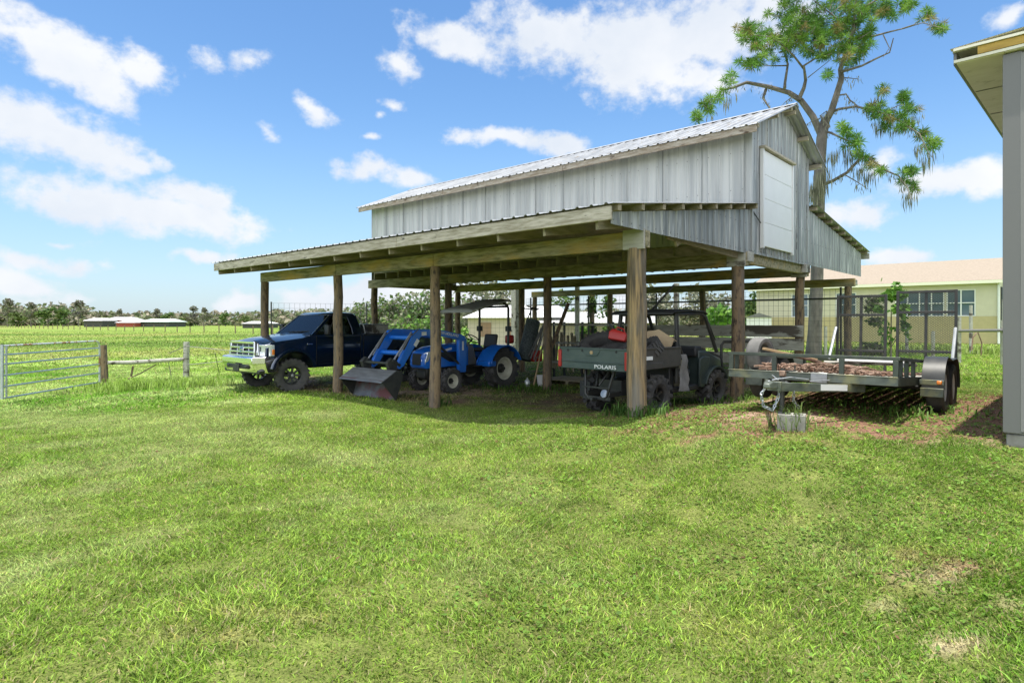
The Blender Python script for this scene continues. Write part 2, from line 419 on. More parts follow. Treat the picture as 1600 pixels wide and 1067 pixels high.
# ------------------------------------------------------------------ ground shape
def _h(ix, iy, seed):
    n = np.sin(ix * 127.1 + iy * 311.7 + seed * 74.7) * 43758.5453
    return n - np.floor(n)
def vnoise(x, y, seed=0):
    ix = np.floor(x); iy = np.floor(y); fx = x - ix; fy = y - iy
    fx = fx * fx * (3 - 2 * fx); fy = fy * fy * (3 - 2 * fy)
    a = _h(ix, iy, seed); b = _h(ix + 1, iy, seed); c = _h(ix, iy + 1, seed); d = _h(ix + 1, iy + 1, seed)
    return (a * (1 - fx) + b * fx) * (1 - fy) + (c * (1 - fx) + d * fx) * fy
def fbm(x, y, seed=0, oct_=4):
    s = 0; a = .5; t = 0
    for i in range(oct_):
        s = s + a * vnoise(x * 2 ** i, y * 2 ** i, seed + i * 13); t += a; a *= .5
    return s / t
GP = np.array([(0, 0, 0), (0, 3, .0), (-3, 5, 0), (3, 4, .08), (-6, 8, -.05), (-12, 15, -.22), (-11, 21, -.2), (-14, 14, -.25), (-1.55, 12.46, 0), (-4.2, 14.8, .02), (-5, 15.2, -.03), (-7.2, 17.3, 0),
   (1.9, 9.27, .37), (1.6, 8.7, .36), (2.6, 10.65, .16), (4.45, 12.15, .2), (4.0, 7.6, .42), (3.1, 7.1, .40), (6.2, 8.6, .46), (6.8, 9.3, .45), (5, 6.3, .42), (6.5, 5.5, .42), (2, 6.2, .2), (0, 8, .04), (-.2, 15.8, 0), (-1.3, 14.5, 0),
   (7, 15, .3), (10, 18, .35), (14, 14, .45), (12.3, 25, .3), (3, 17, .15), (9, 13, .42), (3.5, 9.5, .36), (1.0, 10.5, .1), (.5, 9.5, .12)], float)
def gmean(x, y):
    t = np.clip((x / np.maximum(y, 6) - .1) / .45, 0, 1); t = t * t * (3 - 2 * t)
    f = np.clip((110 - y) / 50, 0, 1)
    l = np.clip((-x / np.maximum(y, 6) - .35) / .4, 0, 1); l = l * l * (3 - 2 * l)
    return .45 * t * f - .2 * l * np.clip((300 - y) / 250, 0, 1)
_LS = 2.3
_d2 = ((GP[:, None, :2] - GP[None, :, :2]) ** 2).sum(-1)
_W = np.linalg.solve(np.exp(-_d2 / (2 * _LS ** 2)) + np.eye(len(GP)) * .08, GP[:, 2] - gmean(GP[:, 0], GP[:, 1]))
def gh(x, y):
    x = np.asarray(x, float); y = np.asarray(y, float)
    r = gmean(x, y)
    near = (np.abs(x) < 26) & (y > -8) & (y < 36)
    s = np.zeros_like(r)
    xn = x[near]; yn = y[near]; acc_ = np.zeros_like(xn)
    for (gx, gy, _), w in zip(GP, _W):
        acc_ += w * np.exp(-((xn - gx) ** 2 + (yn - gy) ** 2) / (2 * _LS ** 2))
    s[near] = acc_
    bumps = (fbm(x * .35, y * .35, 5, 3) - .5) * .05 * np.clip((60 - y) / 40, 0, 1)
    return r + s + bumps
def G(x, y): return float(gh(np.array([x]), np.array([y]))[0])
def gp(px, py):
    """where the sight line through a photograph pixel meets the ground"""
    g = 0.0
    for _ in range(25):
        z = (1.7 - g) * FPX / max(py - HZ, .5); x = (px - 800) / FPX * z
        g = .5 * g + .5 * G(x, z)
    return x, z

# masks of bare and worn ground: centre pixel, radius in metres (x, y), strength, colour
SAND = (.47, .35, .26); RED = (.205, .115, .078); DIRT = (.17, .12, .085); DRY = (.40, .34, .16)
PATCH = []
def patch(px, py, rx, ry, st, col): x, y = gp(px, py); PATCH.append((x, y, rx, ry, st, col))
for a in [(1455, 900, .24, .12, .62, SAND), (1400, 945, .14, .07, .5, SAND), (1425, 915, .16, .05, .5, RED), (1515, 1003, .15, .05, .72, SAND), (1590, 945, .15, .08, .55, SAND), (1500, 880, .12, .08, .7, RED), (1420, 872, .10, .08, .5, RED), (1380, 900, .1, .05, .6, RED), (1475, 935, .1, .06, .6, SAND), (1545, 975, .1, .05, .6, RED), (1490, 1020, .1, .03, .7, SAND), (1330, 860, .1, .07, .4, RED), (1560, 890, .12, .08, .5, RED),
          (350, 1000, .2, .08, .55, DRY), (460, 965, .3, .08, .4, DRY), (280, 990, .2, .08, .3, RED),
          (1470, 668, .45, .25, .7, SAND), (1530, 690, .5, .3, .75, SAND), (1440, 690, .4, .2, .4, SAND), (1420, 648, 1.6, 1.2, 1.12, RED), (1330, 635, 2.2, 1.6, 1.25, RED), (1280, 660, 1.1, .5, 1.05, RED), (1530, 655, 1.2, 1.0, .8, RED), (1400, 670, .9, .3, .95, RED),
          (1520, 650, .8, .7, .5, RED), (1185, 630, .7, .9, .8, SAND), (1150, 640, .6, .4, .4, RED), (1060, 646, .9, .4, .55, RED), (1215, 650, .5, .4, .6, SAND),
          (1100, 640, .9, .5, .5, DIRT), (640, 612, 1.6, .8, .9, SAND), (720, 612, 1.5, .9, .85, SAND), (860, 625, 1.6, 1.2, .75, DIRT), (590, 608, 1.0, .6, .6, DIRT)]:
    patch(*a)
def barn_xy(x, y):
    dx = x - P4.x; dy = y - P4.y
    return -(dx * D1.x + dy * D1.y), dx * D2.x + dy * D2.y
def ground_col(x, y, near=True):
    """true colours of turf and soil at a place"""
    n1 = fbm(x * .22 + 3, y * .22, 1, 4); n2 = fbm(x * .9, y * .9, 2, 4); n3 = fbm(x * 2.6, y * 2.6, 3, 3); n4 = fbm(x * 13, y * 13, 6, 3)
    green = np.stack([np.full_like(x, .197), np.full_like(x, .315), np.full_like(x, .045)], -1)
    lush = np.array([.105, .25, .018]); pale = np.array([.34, .43, .15]); dry = np.array([.40, .35, .14])
    def mixv(c, t, w): w = np.clip(w, 0, 1)[:, None]; return c * (1 - w) + np.asarray(t) * w
    c = mixv(green, lush, (n1 - .42) * 3.2 * (n2 > .1))
    c = mixv(c, pale, (n2 - .52) * 3.0)
    # worn mowing tracks swing past on the left
    tr = np.sin((x * .62 + y * .78) * 1.25 + n1 * 5)
    c = mixv(c, pale, np.clip(tr - .25, 0, 1) * .8 * np.clip((-x - .0 * y) / 5, 0, 1))
    c = mixv(c, dry, (n3 - .60) * 2.4 * np.clip(.35 + x / 12, .15, 1))
    c = c * (1 + (n3 - .5) * .55 + (n4 - .5) * .5)[:, None]
    cover = np.ones_like(x)
    far = np.clip((y - 22) / 30, 0, 1)
    st = fbm(x * .03, y * .12, 9, 4)
    c = mixv(c, (.19, .26, .05), far * .8); c = mixv(c, (.10, .175, .026), far * (st - .47) * 4.5); c = mixv(c, (.27, .27, .08), far * (fbm(x * .06, y * .2, 21, 3) - .5) * 3); c = mixv(c, (.09, .17, .02), far * (fbm(x * .25, y * .6, 27, 3) - .55) * 4)
    if near:
        bx, by = barn_xy(x, y)
        ins = np.clip((by + .1 + (n2 - .5) * 1.6) / 1.0, 0, 1) * np.clip((13.5 - by) / 1.5, 0, 1) * np.clip((.4 - bx + (n3 - .5) * 1.2) / .8, 0, 1) * np.clip((bx + 13.3) / 1.0, 0, 1)
        c = mixv(c, DIRT, ins * np.clip(.35 + (n3 - .4) * 2, 0, 1)); cover = cover * (1 - ins * np.clip(.45 + (n3 - .45) * 2, 0, .92))
        edge = np.clip(1 - np.abs(by - .3) / 1.3, 0, 1) * np.clip((.6 - bx) / .8, 0, 1) * np.clip((bx + 13) / 1.0, 0, 1)
        c = mixv(c, RED, edge * np.clip((n2 - .45) * 3, 0, .7))
        for (gx, gy, rx, ry, s, col) in PATCH:
            d = ((x - gx) / rx) ** 2 + ((y - gy) / ry) ** 2
            w = np.clip(1.0 + max(0, s - 1) * 5 - d * .7 + (n3 - .5) * 2.4 + (n4 - .5) * 4.5, 0, 1) * s * (d < 4)
            c = mixv(c, col, w); cover = cover * (1 - np.clip(w, 0, 1) * .82)
    return c, cover

def grow(a, b, step, lim, f=1.22):
    xs = list(np.arange(a, b + 1e-6, step)); s = step
    while xs[-1] < lim: s *= f; xs.append(xs[-1] + s)
    s = step
    while xs[0] > -lim: s *= f; xs.insert(0, xs[0] - s)
    return np.array(xs)
gx = grow(-17, 19, .16, 4200); gy = grow(-4, 34, .16, 4200)
XX, YY = np.meshgrid(gx, gy); X1 = XX.ravel(); Y1 = YY.ravel(); Z1 = gh(X1, Y1)
nx = len(gx); ny = len(gy)
ii = (np.arange(ny - 1)[:, None] * nx + np.arange(nx - 1)[None, :]).ravel()
quads = np.stack([ii, ii + 1, ii + nx + 1, ii + nx], -1)
def np_mesh(name, V, F, cols=None, mat_=None):
    """V (n,3), F (m,k) of one face size"""
    me = bpy.data.meshes.new(name); k = F.shape[1]
    me.vertices.add(len(V)); me.vertices.foreach_set('co', np.ascontiguousarray(V, dtype=np.float32).ravel())
    me.loops.add(F.size); me.loops.foreach_set('vertex_index', np.ascontiguousarray(F, dtype=np.int32).ravel())
    me.polygons.add(len(F)); me.polygons.foreach_set('loop_start', np.arange(0, F.size, k, dtype=np.int32))
    me.update(calc_edges=True)
    if cols is not None:
        at = me.color_attributes.new('Col', 'FLOAT_COLOR', 'POINT')
        at.data.foreach_set('color', np.concatenate([cols, np.ones((len(cols), 1))], 1).astype(np.float32).ravel())
    if mat_: me.materials.append(mat_)
    return me
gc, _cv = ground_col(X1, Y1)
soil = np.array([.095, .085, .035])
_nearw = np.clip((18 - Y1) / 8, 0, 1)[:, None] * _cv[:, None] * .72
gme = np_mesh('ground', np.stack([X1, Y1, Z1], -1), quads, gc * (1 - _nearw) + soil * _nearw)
gme.polygons.foreach_set('use_smooth', [True] * len(gme.polygons))
K['ground'] = mat('turf_and_soil', (.2, .2, .1), .95, attr='Col', col2=None, bump=.8, bscale=14, spec=.1)
# fine mottling of the turf
_nt = K['ground'].node_tree; _b = _nt.nodes['Principled BSDF']
_src = _b.inputs['Base Color'].links[0].from_socket
_tc = _nt.nodes.new('ShaderNodeTexCoord')
_n1 = _nt.nodes.new('ShaderNodeTexNoise'); _n1.inputs['Scale'].default_value = 5.0; _n1.inputs['Detail'].default_value = 8; _n1.inputs['Roughness'].default_value = .75
_nt.links.new(_tc.outputs['Object'], _n1.inputs['Vector'])
_r = _nt.nodes.new('ShaderNodeMapRange'); _r.inputs['From Min'].default_value = .3; _r.inputs['From Max'].default_value = .7; _r.inputs['To Min'].default_value = .62; _r.inputs['To Max'].default_value = 1.3
_nt.links.new(_n1.outputs['Fac'], _r.inputs['Value'])
_m = _nt.nodes.new('ShaderNodeVectorMath'); _m.operation = 'SCALE'
_nt.links.new(_src, _m.inputs[0]); _nt.links.new(_r.outputs['Result'], _m.inputs['Scale']); _nt.links.new(_m.outputs[0], _b.inputs['Base Color'])
_n2 = _nt.nodes.new('ShaderNodeTexNoise'); _n2.inputs['Scale'].default_value = 70.0; _n2.inputs['Detail'].default_value = 5; _n2.inputs['Roughness'].default_value = .8
_nt.links.new(_tc.outputs['Object'], _n2.inputs['Vector'])
_r2 = _nt.nodes.new('ShaderNodeMapRange'); _r2.inputs['From Min'].default_value = .34; _r2.inputs['From Max'].default_value = .66; _r2.inputs['To Min'].default_value = .35; _r2.inputs['To Max'].default_value = 1.6
_nt.links.new(_n2.outputs['Fac'], _r2.inputs['Value'])
_m2 = _nt.nodes.new('ShaderNodeVectorMath'); _m2.operation = 'SCALE'
_nt.links.new(_m.outputs[0], _m2.inputs[0]); _nt.links.new(_r2.outputs['Result'], _m2.inputs['Scale']); _nt.links.new(_m2.outputs[0], _b.inputs['Base Color'])
gme.materials.append(K['ground'])
go = bpy.data.objects.new('ground', gme); COL.objects.link(go); tag(go, kind='structure')

# ------------------------------------------------------------------ grass blades
K['grass'] = mat('grass_blades', (.2, .3, .05), .6, attr='Col', backlight=.42, spec=.25)
def blades(n, y0, y1, h, w, seed, slope=.86, pad=1.2, dry=.13, fade=False, bent=True):
    r = np.random.default_rng(seed)
    # equal density over the strip of ground in view
    u = r.random(n * 2); a = slope
    A = lambda y: a * y * y / 2 + pad * y
    lo, hi_ = A(y0), A(y1); t = lo + u * (hi_ - lo)
    y = (-pad + np.sqrt(pad * pad + 2 * a * t)) / a
    x = (r.random(n * 2) * 2 - 1) * (a * y + pad)
    c, cover = ground_col(x, y)
    clump = fbm(x * 3.2, y * 3.2, 17, 3)
    if fade: cover = cover * np.clip((y1 - y) / (y1 - y0) * 1.2, 0, 1)
    keep = r.random(n * 2) < cover * np.clip(.55 + (clump - .3) * 1.4, .3, 1)
    x = x[keep][:n]; y = y[keep][:n]; c = c[keep][:n]; clump = clump[keep][:n]; m = len(x)
    z = gh(x, y)
    hh = h * (.45 + r.random(m) * .8) * (.5 + clump * 1.05)
    lean = r.normal(0, .75, (m, 2)) + np.stack([fbm(x * 1.7, y * 1.7, 31, 2) - .5, fbm(x * 1.7, y * 1.7, 41, 2) - .5], -1) * 1.1
    th = r.random(m) * 2 * PI; ww = w * (.6 + r.random(m) * .8)
    sx = np.cos(th) * ww / 2; sy = np.sin(th) * ww / 2
    B = np.stack([x, y, z - .01], -1); S = np.stack([sx, sy, np.zeros(m)], -1)
    M1 = B + np.stack([lean[:, 0] * hh * .35, lean[:, 1] * hh * .35, hh * .6], -1)
    T = B + np.stack([lean[:, 0] * hh, lean[:, 1] * hh, hh * .95], -1)
    if not bent:
        V = np.stack([B - S, B + S, T], 1).reshape(-1, 3); F = np.arange(m * 3).reshape(-1, 3)
    else:
        V = np.stack([B - S, B + S, M1 + S * .75, M1 - S * .75, T], 1).reshape(-1, 3)
        i = np.arange(m)[:, None] * 5
        F = np.concatenate([np.concatenate([i, i + 1, i + 2], 1), np.concatenate([i, i + 2, i + 3], 1), np.concatenate([i + 3, i + 2, i + 4], 1)], 0)
    br = .42 + r.random(m) ** 1.4 * 1.5
    cc_ = c * br[:, None]
    isdry = r.random(m) < dry
    cc_[isdry] = np.array([.42, .37, .19]) * (.6 + r.random(isdry.sum()) * .6)[:, None]
    yel = r.random(m) < .2
    cc_[yel] = cc_[yel] * np.array([1.22, 1.1, .9])
    return V, F, np.repeat(cc_, 5 if bent else 3, axis=0)
QG = 1.0
sets = [blades(int(400000 * QG), 1.6, 6.5, .035, .0078, 1), blades(int(430000 * QG), 6.5, 13, .042, .013, 2, bent=False), blades(int(240000 * QG), 13, 26, .06, .028, 3, bent=False), blades(int(90000 * QG), 26, 60, .09, .06, 4, fade=True, bent=False), blades(int(60000 * QG), 50, 140, .10, .12, 5, fade=True, bent=False)]
Vs = []; Fs = []; Cs = []; off = 0
for V, F, c in sets: Vs.append(V); Fs.append(F + off); Cs.append(c); off += len(V)
grme = np_mesh('lawn_grass', np.concatenate(Vs), np.concatenate(Fs), np.concatenate(Cs), K['grass'])
gro = bpy.data.objects.new('lawn_grass', grme); COL.objects.link(gro)
tag(gro, 'bright green mown grass covering the open ground', 'grass', kind='stuff')

# low broad-leaved weeds among the grass, thickest on the right
def clover(n, seed):
    r = np.random.default_rng(seed)
    y = 1.8 + (r.random(n * 6) ** .7) * 9; x = (r.random(n * 6) * 2 - 1) * (.86 * y + 1)
    d = fbm(x * 1.1 + 7, y * 1.1, 61, 3) * 1.0 + fbm(x * 5, y * 5, 62, 2) * .35 + np.clip(x / 14, -.25, .22)
    k = r.random(n * 6) < np.clip((d - .62) * 2.2, .01, .8)
    x = x[k][:n]; y = y[k][:n]; m = len(x); z = gh(x, y) + .006 + r.random(m) * .028
    s_ = (.006 + r.random(m) * .009) * (1 + y / 9); th = r.random(m) * 2 * PI
    a = np.stack([np.cos(th), np.sin(th), r.normal(0, .35, m)], -1) * s_[:, None]; b = np.stack([-np.sin(th), np.cos(th), r.normal(0, .35, m)], -1) * s_[:, None] * .62
    C0 = np.stack([x, y, z], -1)
    V = np.stack([C0 - a, C0 + b, C0 + a, C0 - b], 1).reshape(-1, 3)
    cl = np.array([(.15, .28, .04), (.20, .34, .05), (.11, .21, .03), (.22, .24, .07), (.17, .09, .05)])[r.choice(5, m, p=(.36, .3, .2, .1, .04))] * (.7 + r.random((m, 1)) * .6)
    me = np_mesh('low_weeds', V, np.arange(m * 4).reshape(-1, 4), np.repeat(cl, 4, 0), K['grass'])
    o = bpy.data.objects.new('low_weeds', me); COL.objects.link(o)
    tag(o, 'low broad leaved weeds mixed through the lawn', 'weeds', kind='stuff')
clover(17000, 77)

def weed_tuft(name, spots, label, cat, h=.3, n=60, w=.014, col=(.10, .22, .03), spread=.2, seed=5):
    r = np.random.default_rng(seed); Vs = []; Fs = []; Cs = []; off = 0
    for (x0, y0, sc) in spots:
        m = int(n * sc); x = x0 + r.normal(0, spread * sc, m); y = y0 + r.normal(0, spread * sc, m); z = gh(x, y)
        hh = h * sc * (.4 + r.random(m) * .9); th = r.random(m) * 2 * PI; ln = .3 + r.random(m) * .7
        B = np.stack([x, y, z - .02], -1); S = np.stack([-np.sin(th) * w, np.cos(th) * w, np.zeros(m)], -1)
        M1 = B + np.stack([np.cos(th) * ln * hh * .4, np.sin(th) * ln * hh * .4, hh * .75], -1)
        T = B + np.stack([np.cos(th) * ln * hh * 1.1, np.sin(th) * ln * hh * 1.1, hh * (.95 - .3 * r.random(m))], -1)
        Vs.append(np.stack([B - S, B + S, M1 + S, M1 - S, T], 1).reshape(-1, 3)); i = np.arange(m)[:, None] * 5 + off
        Fs.append(np.concatenate([np.concatenate([i, i + 1, i + 2], 1), np.concatenate([i, i + 2, i + 3], 1), np.concatenate([i + 3, i + 2, i + 4], 1)], 0))
        Cs.append(np.repeat(np.array(col)[None] * (.6 + r.random((m, 1)) * .9), 5, 0)); off += m * 5
    me = np_mesh(name, np.concatenate(Vs), np.concatenate(Fs), np.concatenate(Cs), K['grass'])
    o = bpy.data.objects.new(name, me); COL.objects.link(o)
    return tag(o, label, cat, kind='stuff')
# ------------------------------------------------------------------ pole barn (local x right along the front, y across, z up)
def rib_profile(w0, w1, pitch=.235, h=.022, extra=()):
    """positions across a ribbed sheet with the height of each"""
    pts = []; x = w0
    k = math.floor(w0 / pitch)
    while k * pitch < w1 + pitch:
        c = k * pitch
        for dx, hh in ((-.034, 0), (-.016, h), (.016, h), (.034, 0), (.10, 0), (.117, h * .22), (.134, 0)):
            if w0 < c + dx < w1: pts.append((c + dx, hh))
        k += 1
    pts += [(w0, 0), (w1, 0)] + [(e, 0) for e in extra if w0 < e < w1]
    pts.sort(); out = []
    for p in pts:
        if not out or p[0] - out[-1][0] > 1e-3: out.append(p)
    return out
def ribbed(mb, prof, place, lo, hi, th=.004):
    """place(v, t, n) -> point; lo(v), hi(v) give the two ends along the ribs"""
    for s in (0, -th):
        a = [place(v, lo(v), n + s) for v, n in prof]; b = [place(v, hi(v), n + s) for v, n in prof]
        m = len(prof)
        mb.add(a + b, [(i, i + 1, m + i + 1, m + i) for i in range(m - 1)])
    for f in (lo, hi):
        a = [place(v, f(v), n) for v, n in prof]; b = [place(v, f(v), n - th) for v, n in prof]; m = len(prof)
        mb.add(a + b, [(i, i + 1, m + i + 1, m + i) for i in range(m - 1)])

pb = thing('pole_barn', 'weathered open pole barn with silver metal loft and mossy lean-to roofs', 'barn', P4, ANG)
XL = -12.25                      # far end of the frame
T4 = [0, 4.57, 8.05, 11.67]
ROWS = {0: (0.0, T4), 1: (3.86, [0, 4.78, 8.4, 11.97]), 2: (7.71, [0, 4.78, 8.95, 12.1]), 3: (12.2, [0, 4.55, 8.3, 12.1])}
prnd = random.Random(3)
for r_, (yy, ts) in ROWS.items():
    for k, t in enumerate(ts):
        w = barn(-t, yy); g = G(w.x, w.y)
        rad = .145 if (r_ == 0 and k == 0) else (.125 if r_ == 1 and k == 0 else .108)
        pts = []; rr = []
        z0 = g - .3; top = 2.8 if r_ < 3 else 2.75
        for i in range(7):
            f = i / 6
            pts.append((-t + prnd.uniform(-.015, .015), yy + prnd.uniform(-.015, .015), z0 + (top - z0) * f)); rr.append(rad * (1.08 - .14 * f) * prnd.uniform(.97, 1.03))
        m = MB(); m.tube(pts, rr, 12)
        m.build('post', K['post_pale'] if (r_ == 0 and k == 0) else K['post'], pb, label='thick pale corner post' if (r_ == 0 and k == 0) else None)  # corner post takes the paler wood tone
# long beams on the post rows, in lengths butted over the posts
def roofz_f(y): return 3.28 + .143 * (y + 1.14)
def roofz_r(y): return 4.52 - .122 * (y - 7.8)
def roofz_m(y): return 5.5 + .418 * (min(y, 11.9 - y) - 3.75)
for r_, (yy, ts) in ROWS.items():
    cuts = [.2] + [-t for t in ts[1:-1]] + [-11.82 if r_ == 0 else XL]
    h = .26 if r_ < 3 else .24
    for a, b in zip(cuts[:-1], cuts[1:]):
        m = MB(); m.box(((a + b) / 2, yy, 2.8 + h / 2 - (0 if r_ < 3 else .05)), (abs(a - b) - .012, .115, h - .004))
        m.build('beam', K['beam'], pb, bevel=.008)
    if r_ < 3:
        m = MB(); m.box((.0, yy - .085, 2.93), (.36, .05, .30)); m.build('beam_end_block', K['grey_wood'], pb, bevel=.006)
# cross beams of the gable end and of the far end
for xx in (.06, XL + .1):
    for y0, y1, z0 in ((3.94, 7.63, 2.86),):
        m = MB(); m.box((xx, (y0 + y1) / 2, z0 + .12), (.10, y1 - y0, .24)); m.build('cross_beam', K['beam'], pb, bevel=.008)
m = MB(); m.box((.10, 5.5, 3.165), (.14, 2.1, .13)); m.build('door_sill', K['grey_wood'], pb, bevel=.01)
# knee braces at the gable posts
for (y0, y1) in ((.9, 3.8),):
    m = MB(); m.bar((.02, y0, 3.10), (.02, y1, 3.0), .05, .12); m.bar((.02, 1.2, 2.98), (.02, 2.2, 3.42), .045, .09); m.bar((.02, 2.8, 3.05), (.02, 2.2, 3.44), .045, .09)
    m.build('brace', K['rafter'], pb)
# rafters of the two lean-to roofs
nr = 14
for i in range(nr):
    x = .02 - (12.05) * i / (nr - 1)
    m = MB(); m.bar((x, -1.10, roofz_f(-1.10) - .215), (x, 4.05, roofz_f(4.05) - .215), .045, .22); m.build('rafter', K['rafter'], pb)
    m = MB(); m.bar((x, 7.85, roofz_r(7.85) - .19), (x, 13.1, roofz_r(13.1) - .19), .045, .18); m.build('rafter', K['rafter'], pb)
for i in range(9):
    y = -1.0 + 5.0 * i / 8
    m = MB(); m.box((-5.9, y, roofz_f(y) - .052), (12.45, .085, .09)); m.build('purlin', K['rafter'], pb)
for i in range(9):
    y = 7.95 + 5.15 * i / 8
    m = MB(); m.box((-6.05, y, roofz_r(y) - .052), (12.75, .085, .09)); m.build('purlin', K['rafter'], pb)
# loft floor: joists and boards
for i in range(20):
    x = -.15 - i * .63
    m = MB(); m.box((x, 5.785, 3.2), (.045, 3.66, .19)); m.build('floor_joist', K['rafter'], pb)
m = MB()
for i in range(22):
    y = 4.17 + i * .165
    if y < 7.7: m.box((-6.15, y, 3.315), (12.35, .158, .032))
m.build('loft_floor', K['rafter'], pb)
# fascia boards
for (a, b) in ((.30, -4.3), (-4.3, -8.3), (-8.3, -12.15)):
    m = MB(); m.box(((a + b) / 2, -1.155, 3.155), (abs(a - b) - .008, .04, .19)); m.build('eave_board', K['fascia'], pb, bevel=.008)
for (a, b) in ((.42, -4.2), (-4.2, -8.5), (-8.5, -12.66)):
    m = MB(); m.box(((a + b) / 2, 3.73, 5.405), (abs(a - b) - .008, .04, .14)); m.build('eave_board', K['fascia_brown'], pb, bevel=.006)
m = MB(); m.box((-6.05, 13.25, 3.72), (12.8, .04, .18)); m.build('eave_board', K['grey_wood'], pb, bevel=.006)
# roofs: ribs run down the slope
m = MB(); ribbed(m, rib_profile(-12.22, .36), lambda v, t, n: (v, t, roofz_f(t) + n), lambda v: -1.2, lambda v: 4.085); m.build('lean_to_roof', K['roof'], pb, ang=20)
m = MB(); ribbed(m, rib_profile(-12.5, .36), lambda v, t, n: (v, t, roofz_r(t) + n), lambda v: 7.83, lambda v: 13.32); m.build('lean_to_roof', K['roof'], pb, ang=20)
m = MB(); ribbed(m, rib_profile(-12.72, .46, h=.028), lambda v, t, n: (v, t, roofz_m(t) + n), lambda v: 3.68, lambda v: 5.95); m.build('main_roof', K['roof'], pb, ang=20)
m = MB(); ribbed(m, rib_profile(-12.72, .46, h=.028), lambda v, t, n: (v, t, roofz_m(t) + n), lambda v: 5.95, lambda v: 8.25); m.build('main_roof', K['roof'], pb, ang=20)
m = MB(); m.loft([[(x, 5.95 - .16, roofz_m(5.79) + .034), (x, 5.95, 6.462), (x, 6.11, roofz_m(6.11) + .034), (x, 5.95, 6.445)] for x in (-12.72, .47)]); m.build('ridge_cap', K['roof'], pb)
# timber under the main roof overhang at the gable
for y in (3.9, 5.0, 5.86, 6.1, 7.0, 8.05):
    z = roofz_m(y) - .052
    m = MB(); m.box((-6.13, y, z), (13.05, .085, .09)); m.build('purlin', K['fascia'], pb)
# walls
WX = .17
m = MB(); ribbed(m, rib_profile(-12.47, WX, .235, .014), lambda v, t, n: (v, 4.1 - n, t), lambda v: 3.34, lambda v: roofz_m(4.1) - .03); m.build('loft_front_wall', K['clad_light'], pb, ang=20)
m = MB(); ribbed(m, rib_profile(-12.47, WX, .235, .014), lambda v, t, n: (v, 7.8 + n, t), lambda v: 3.34, lambda v: roofz_m(7.8) - .03); m.build('loft_rear_wall', K['clad'], pb, ang=20)
for xx, sg in ((WX, 1), (-12.47, -1)):
    m = MB(); ribbed(m, rib_profile(4.1, 7.8, .235, .018, (5.95,)), lambda v, t, n: (xx + n * sg, v, t), lambda v: 3.06, lambda v: roofz_m(v) - .012); m.build('gable_wall', K['clad'], pb, ang=20)
m = MB(); ribbed(m, rib_profile(-.98, 4.1, .235, .018), lambda v, t, n: (WX + n, v, t), lambda v: 3.04, lambda v: roofz_f(v) - .10); m.build('side_cladding', K['clad'], pb, ang=20)
m = MB(); ribbed(m, rib_profile(7.8, 12.95, .235, .018), lambda v, t, n: (WX + n, v, t), lambda v: 3.08, lambda v: roofz_r(v) - .10); m.build('side_cladding', K['clad'], pb, ang=20)
m = MB(); m.box((WX + .012, 4.092, 4.32), (.06, .06, 2.45)); m.build('corner_trim', K['clad_light'], pb, bevel=.004)
# loft door of white panels
dr = MB()
for i in range(4):
    dr.box((WX + .045, 5.49, 3.245 + .49 * i + .2425), (.04, 1.76, .486))
do = dr.build('loft_door', K['door_white'], pb, bevel=.006)
for yy_ in (6.41, 4.575):
    m = MB(); m.box((WX + .05, yy_, 4.21), (.075, .065, 2.02)); m.build('door_jamb', K['white'], do, bevel=.004)
m = MB(); m.box((WX + .07, 5.49, 5.245), (.13, 1.95, .05)); m.build('door_head', K['fascia'], do, bevel=.004)
m = MB(); m.tube([(WX + .02, 4.02, 3.95), (WX + .05, 4.48, 3.70)], .012, 6); m.build('hook', K['black_steel'], pb)
m = MB(); m.box((.12, 3.98, 2.98), (.2, .30, .2)); m.build('beam_end_block', K['grey_wood'], pb, bevel=.008)
m = MB(); m.box((.12, 7.62, 2.98), (.2, .30, .2)); m.build('beam_end_block', K['grey_wood'], pb, bevel=.008)
m = MB(); m.box((.06, 12.4, 2.88), (.2, .5, .16)); m.build('beam_end_block', K['grey_wood'], pb, bevel=.008)

# weathered plank panels between the posts behind the vehicles
for zz, x0, x1, lab in ((1.47, .12, -4.66, 'topmost of three grey planks nailed between barn posts, bark peeled'), (1.15, .12, -4.66, 'middle grey plank of the three nailed between barn posts'), (.78, .12, -4.66, 'lowest grey plank of the three nailed between barn posts')):
    m = MB(); m.box(((x0 + x1) / 2, 7.57, zz), (abs(x1 - x0), .035, .29))
    o = m.build('plank', K['grey_wood'], None, bevel=.006, loc=P4, rot=(0, 0, ANG)); tag(o, lab, 'plank', 'grey planks between the barn posts')

def rivets(name, pts, nrm, parent, r=.011):
    m = MB(); nrm = Vector(nrm)
    for p in pts: m.lathe([(r, 0), (r * .8, .006), (.001, .009)], origin=p, axis=nrm, n=6)
    return m.build(name, K['grey_trim'], parent)
pts = []
for k in range(18, 34):
    y = k * .235
    for z in (3.12, 3.9, 4.7, 5.35):
        if 4.12 < y < 7.78 and not (4.5 < y < 6.5 and 3.2 < z < 5.3): pts.append((WX + .018, y, z))
for k in range(-4, 18):
    y = k * .235
    pts.append((WX + .018, y, 3.10))
    if roofz_f(y) > 3.75: pts.append((WX + .018, y, 3.62))
for k in range(34, 55):
    y = k * .235; pts.append((WX + .018, y, 3.14)); pts.append((WX + .018, y, 3.62))
rivets('rivets', pts, (1, 0, 0), pb)
pts = [(-k * .235, 4.086, z) for k in range(0, 53) for z in (4.35, 5.1)]
rivets('rivets', pts, (0, -1, 0), pb, .010)

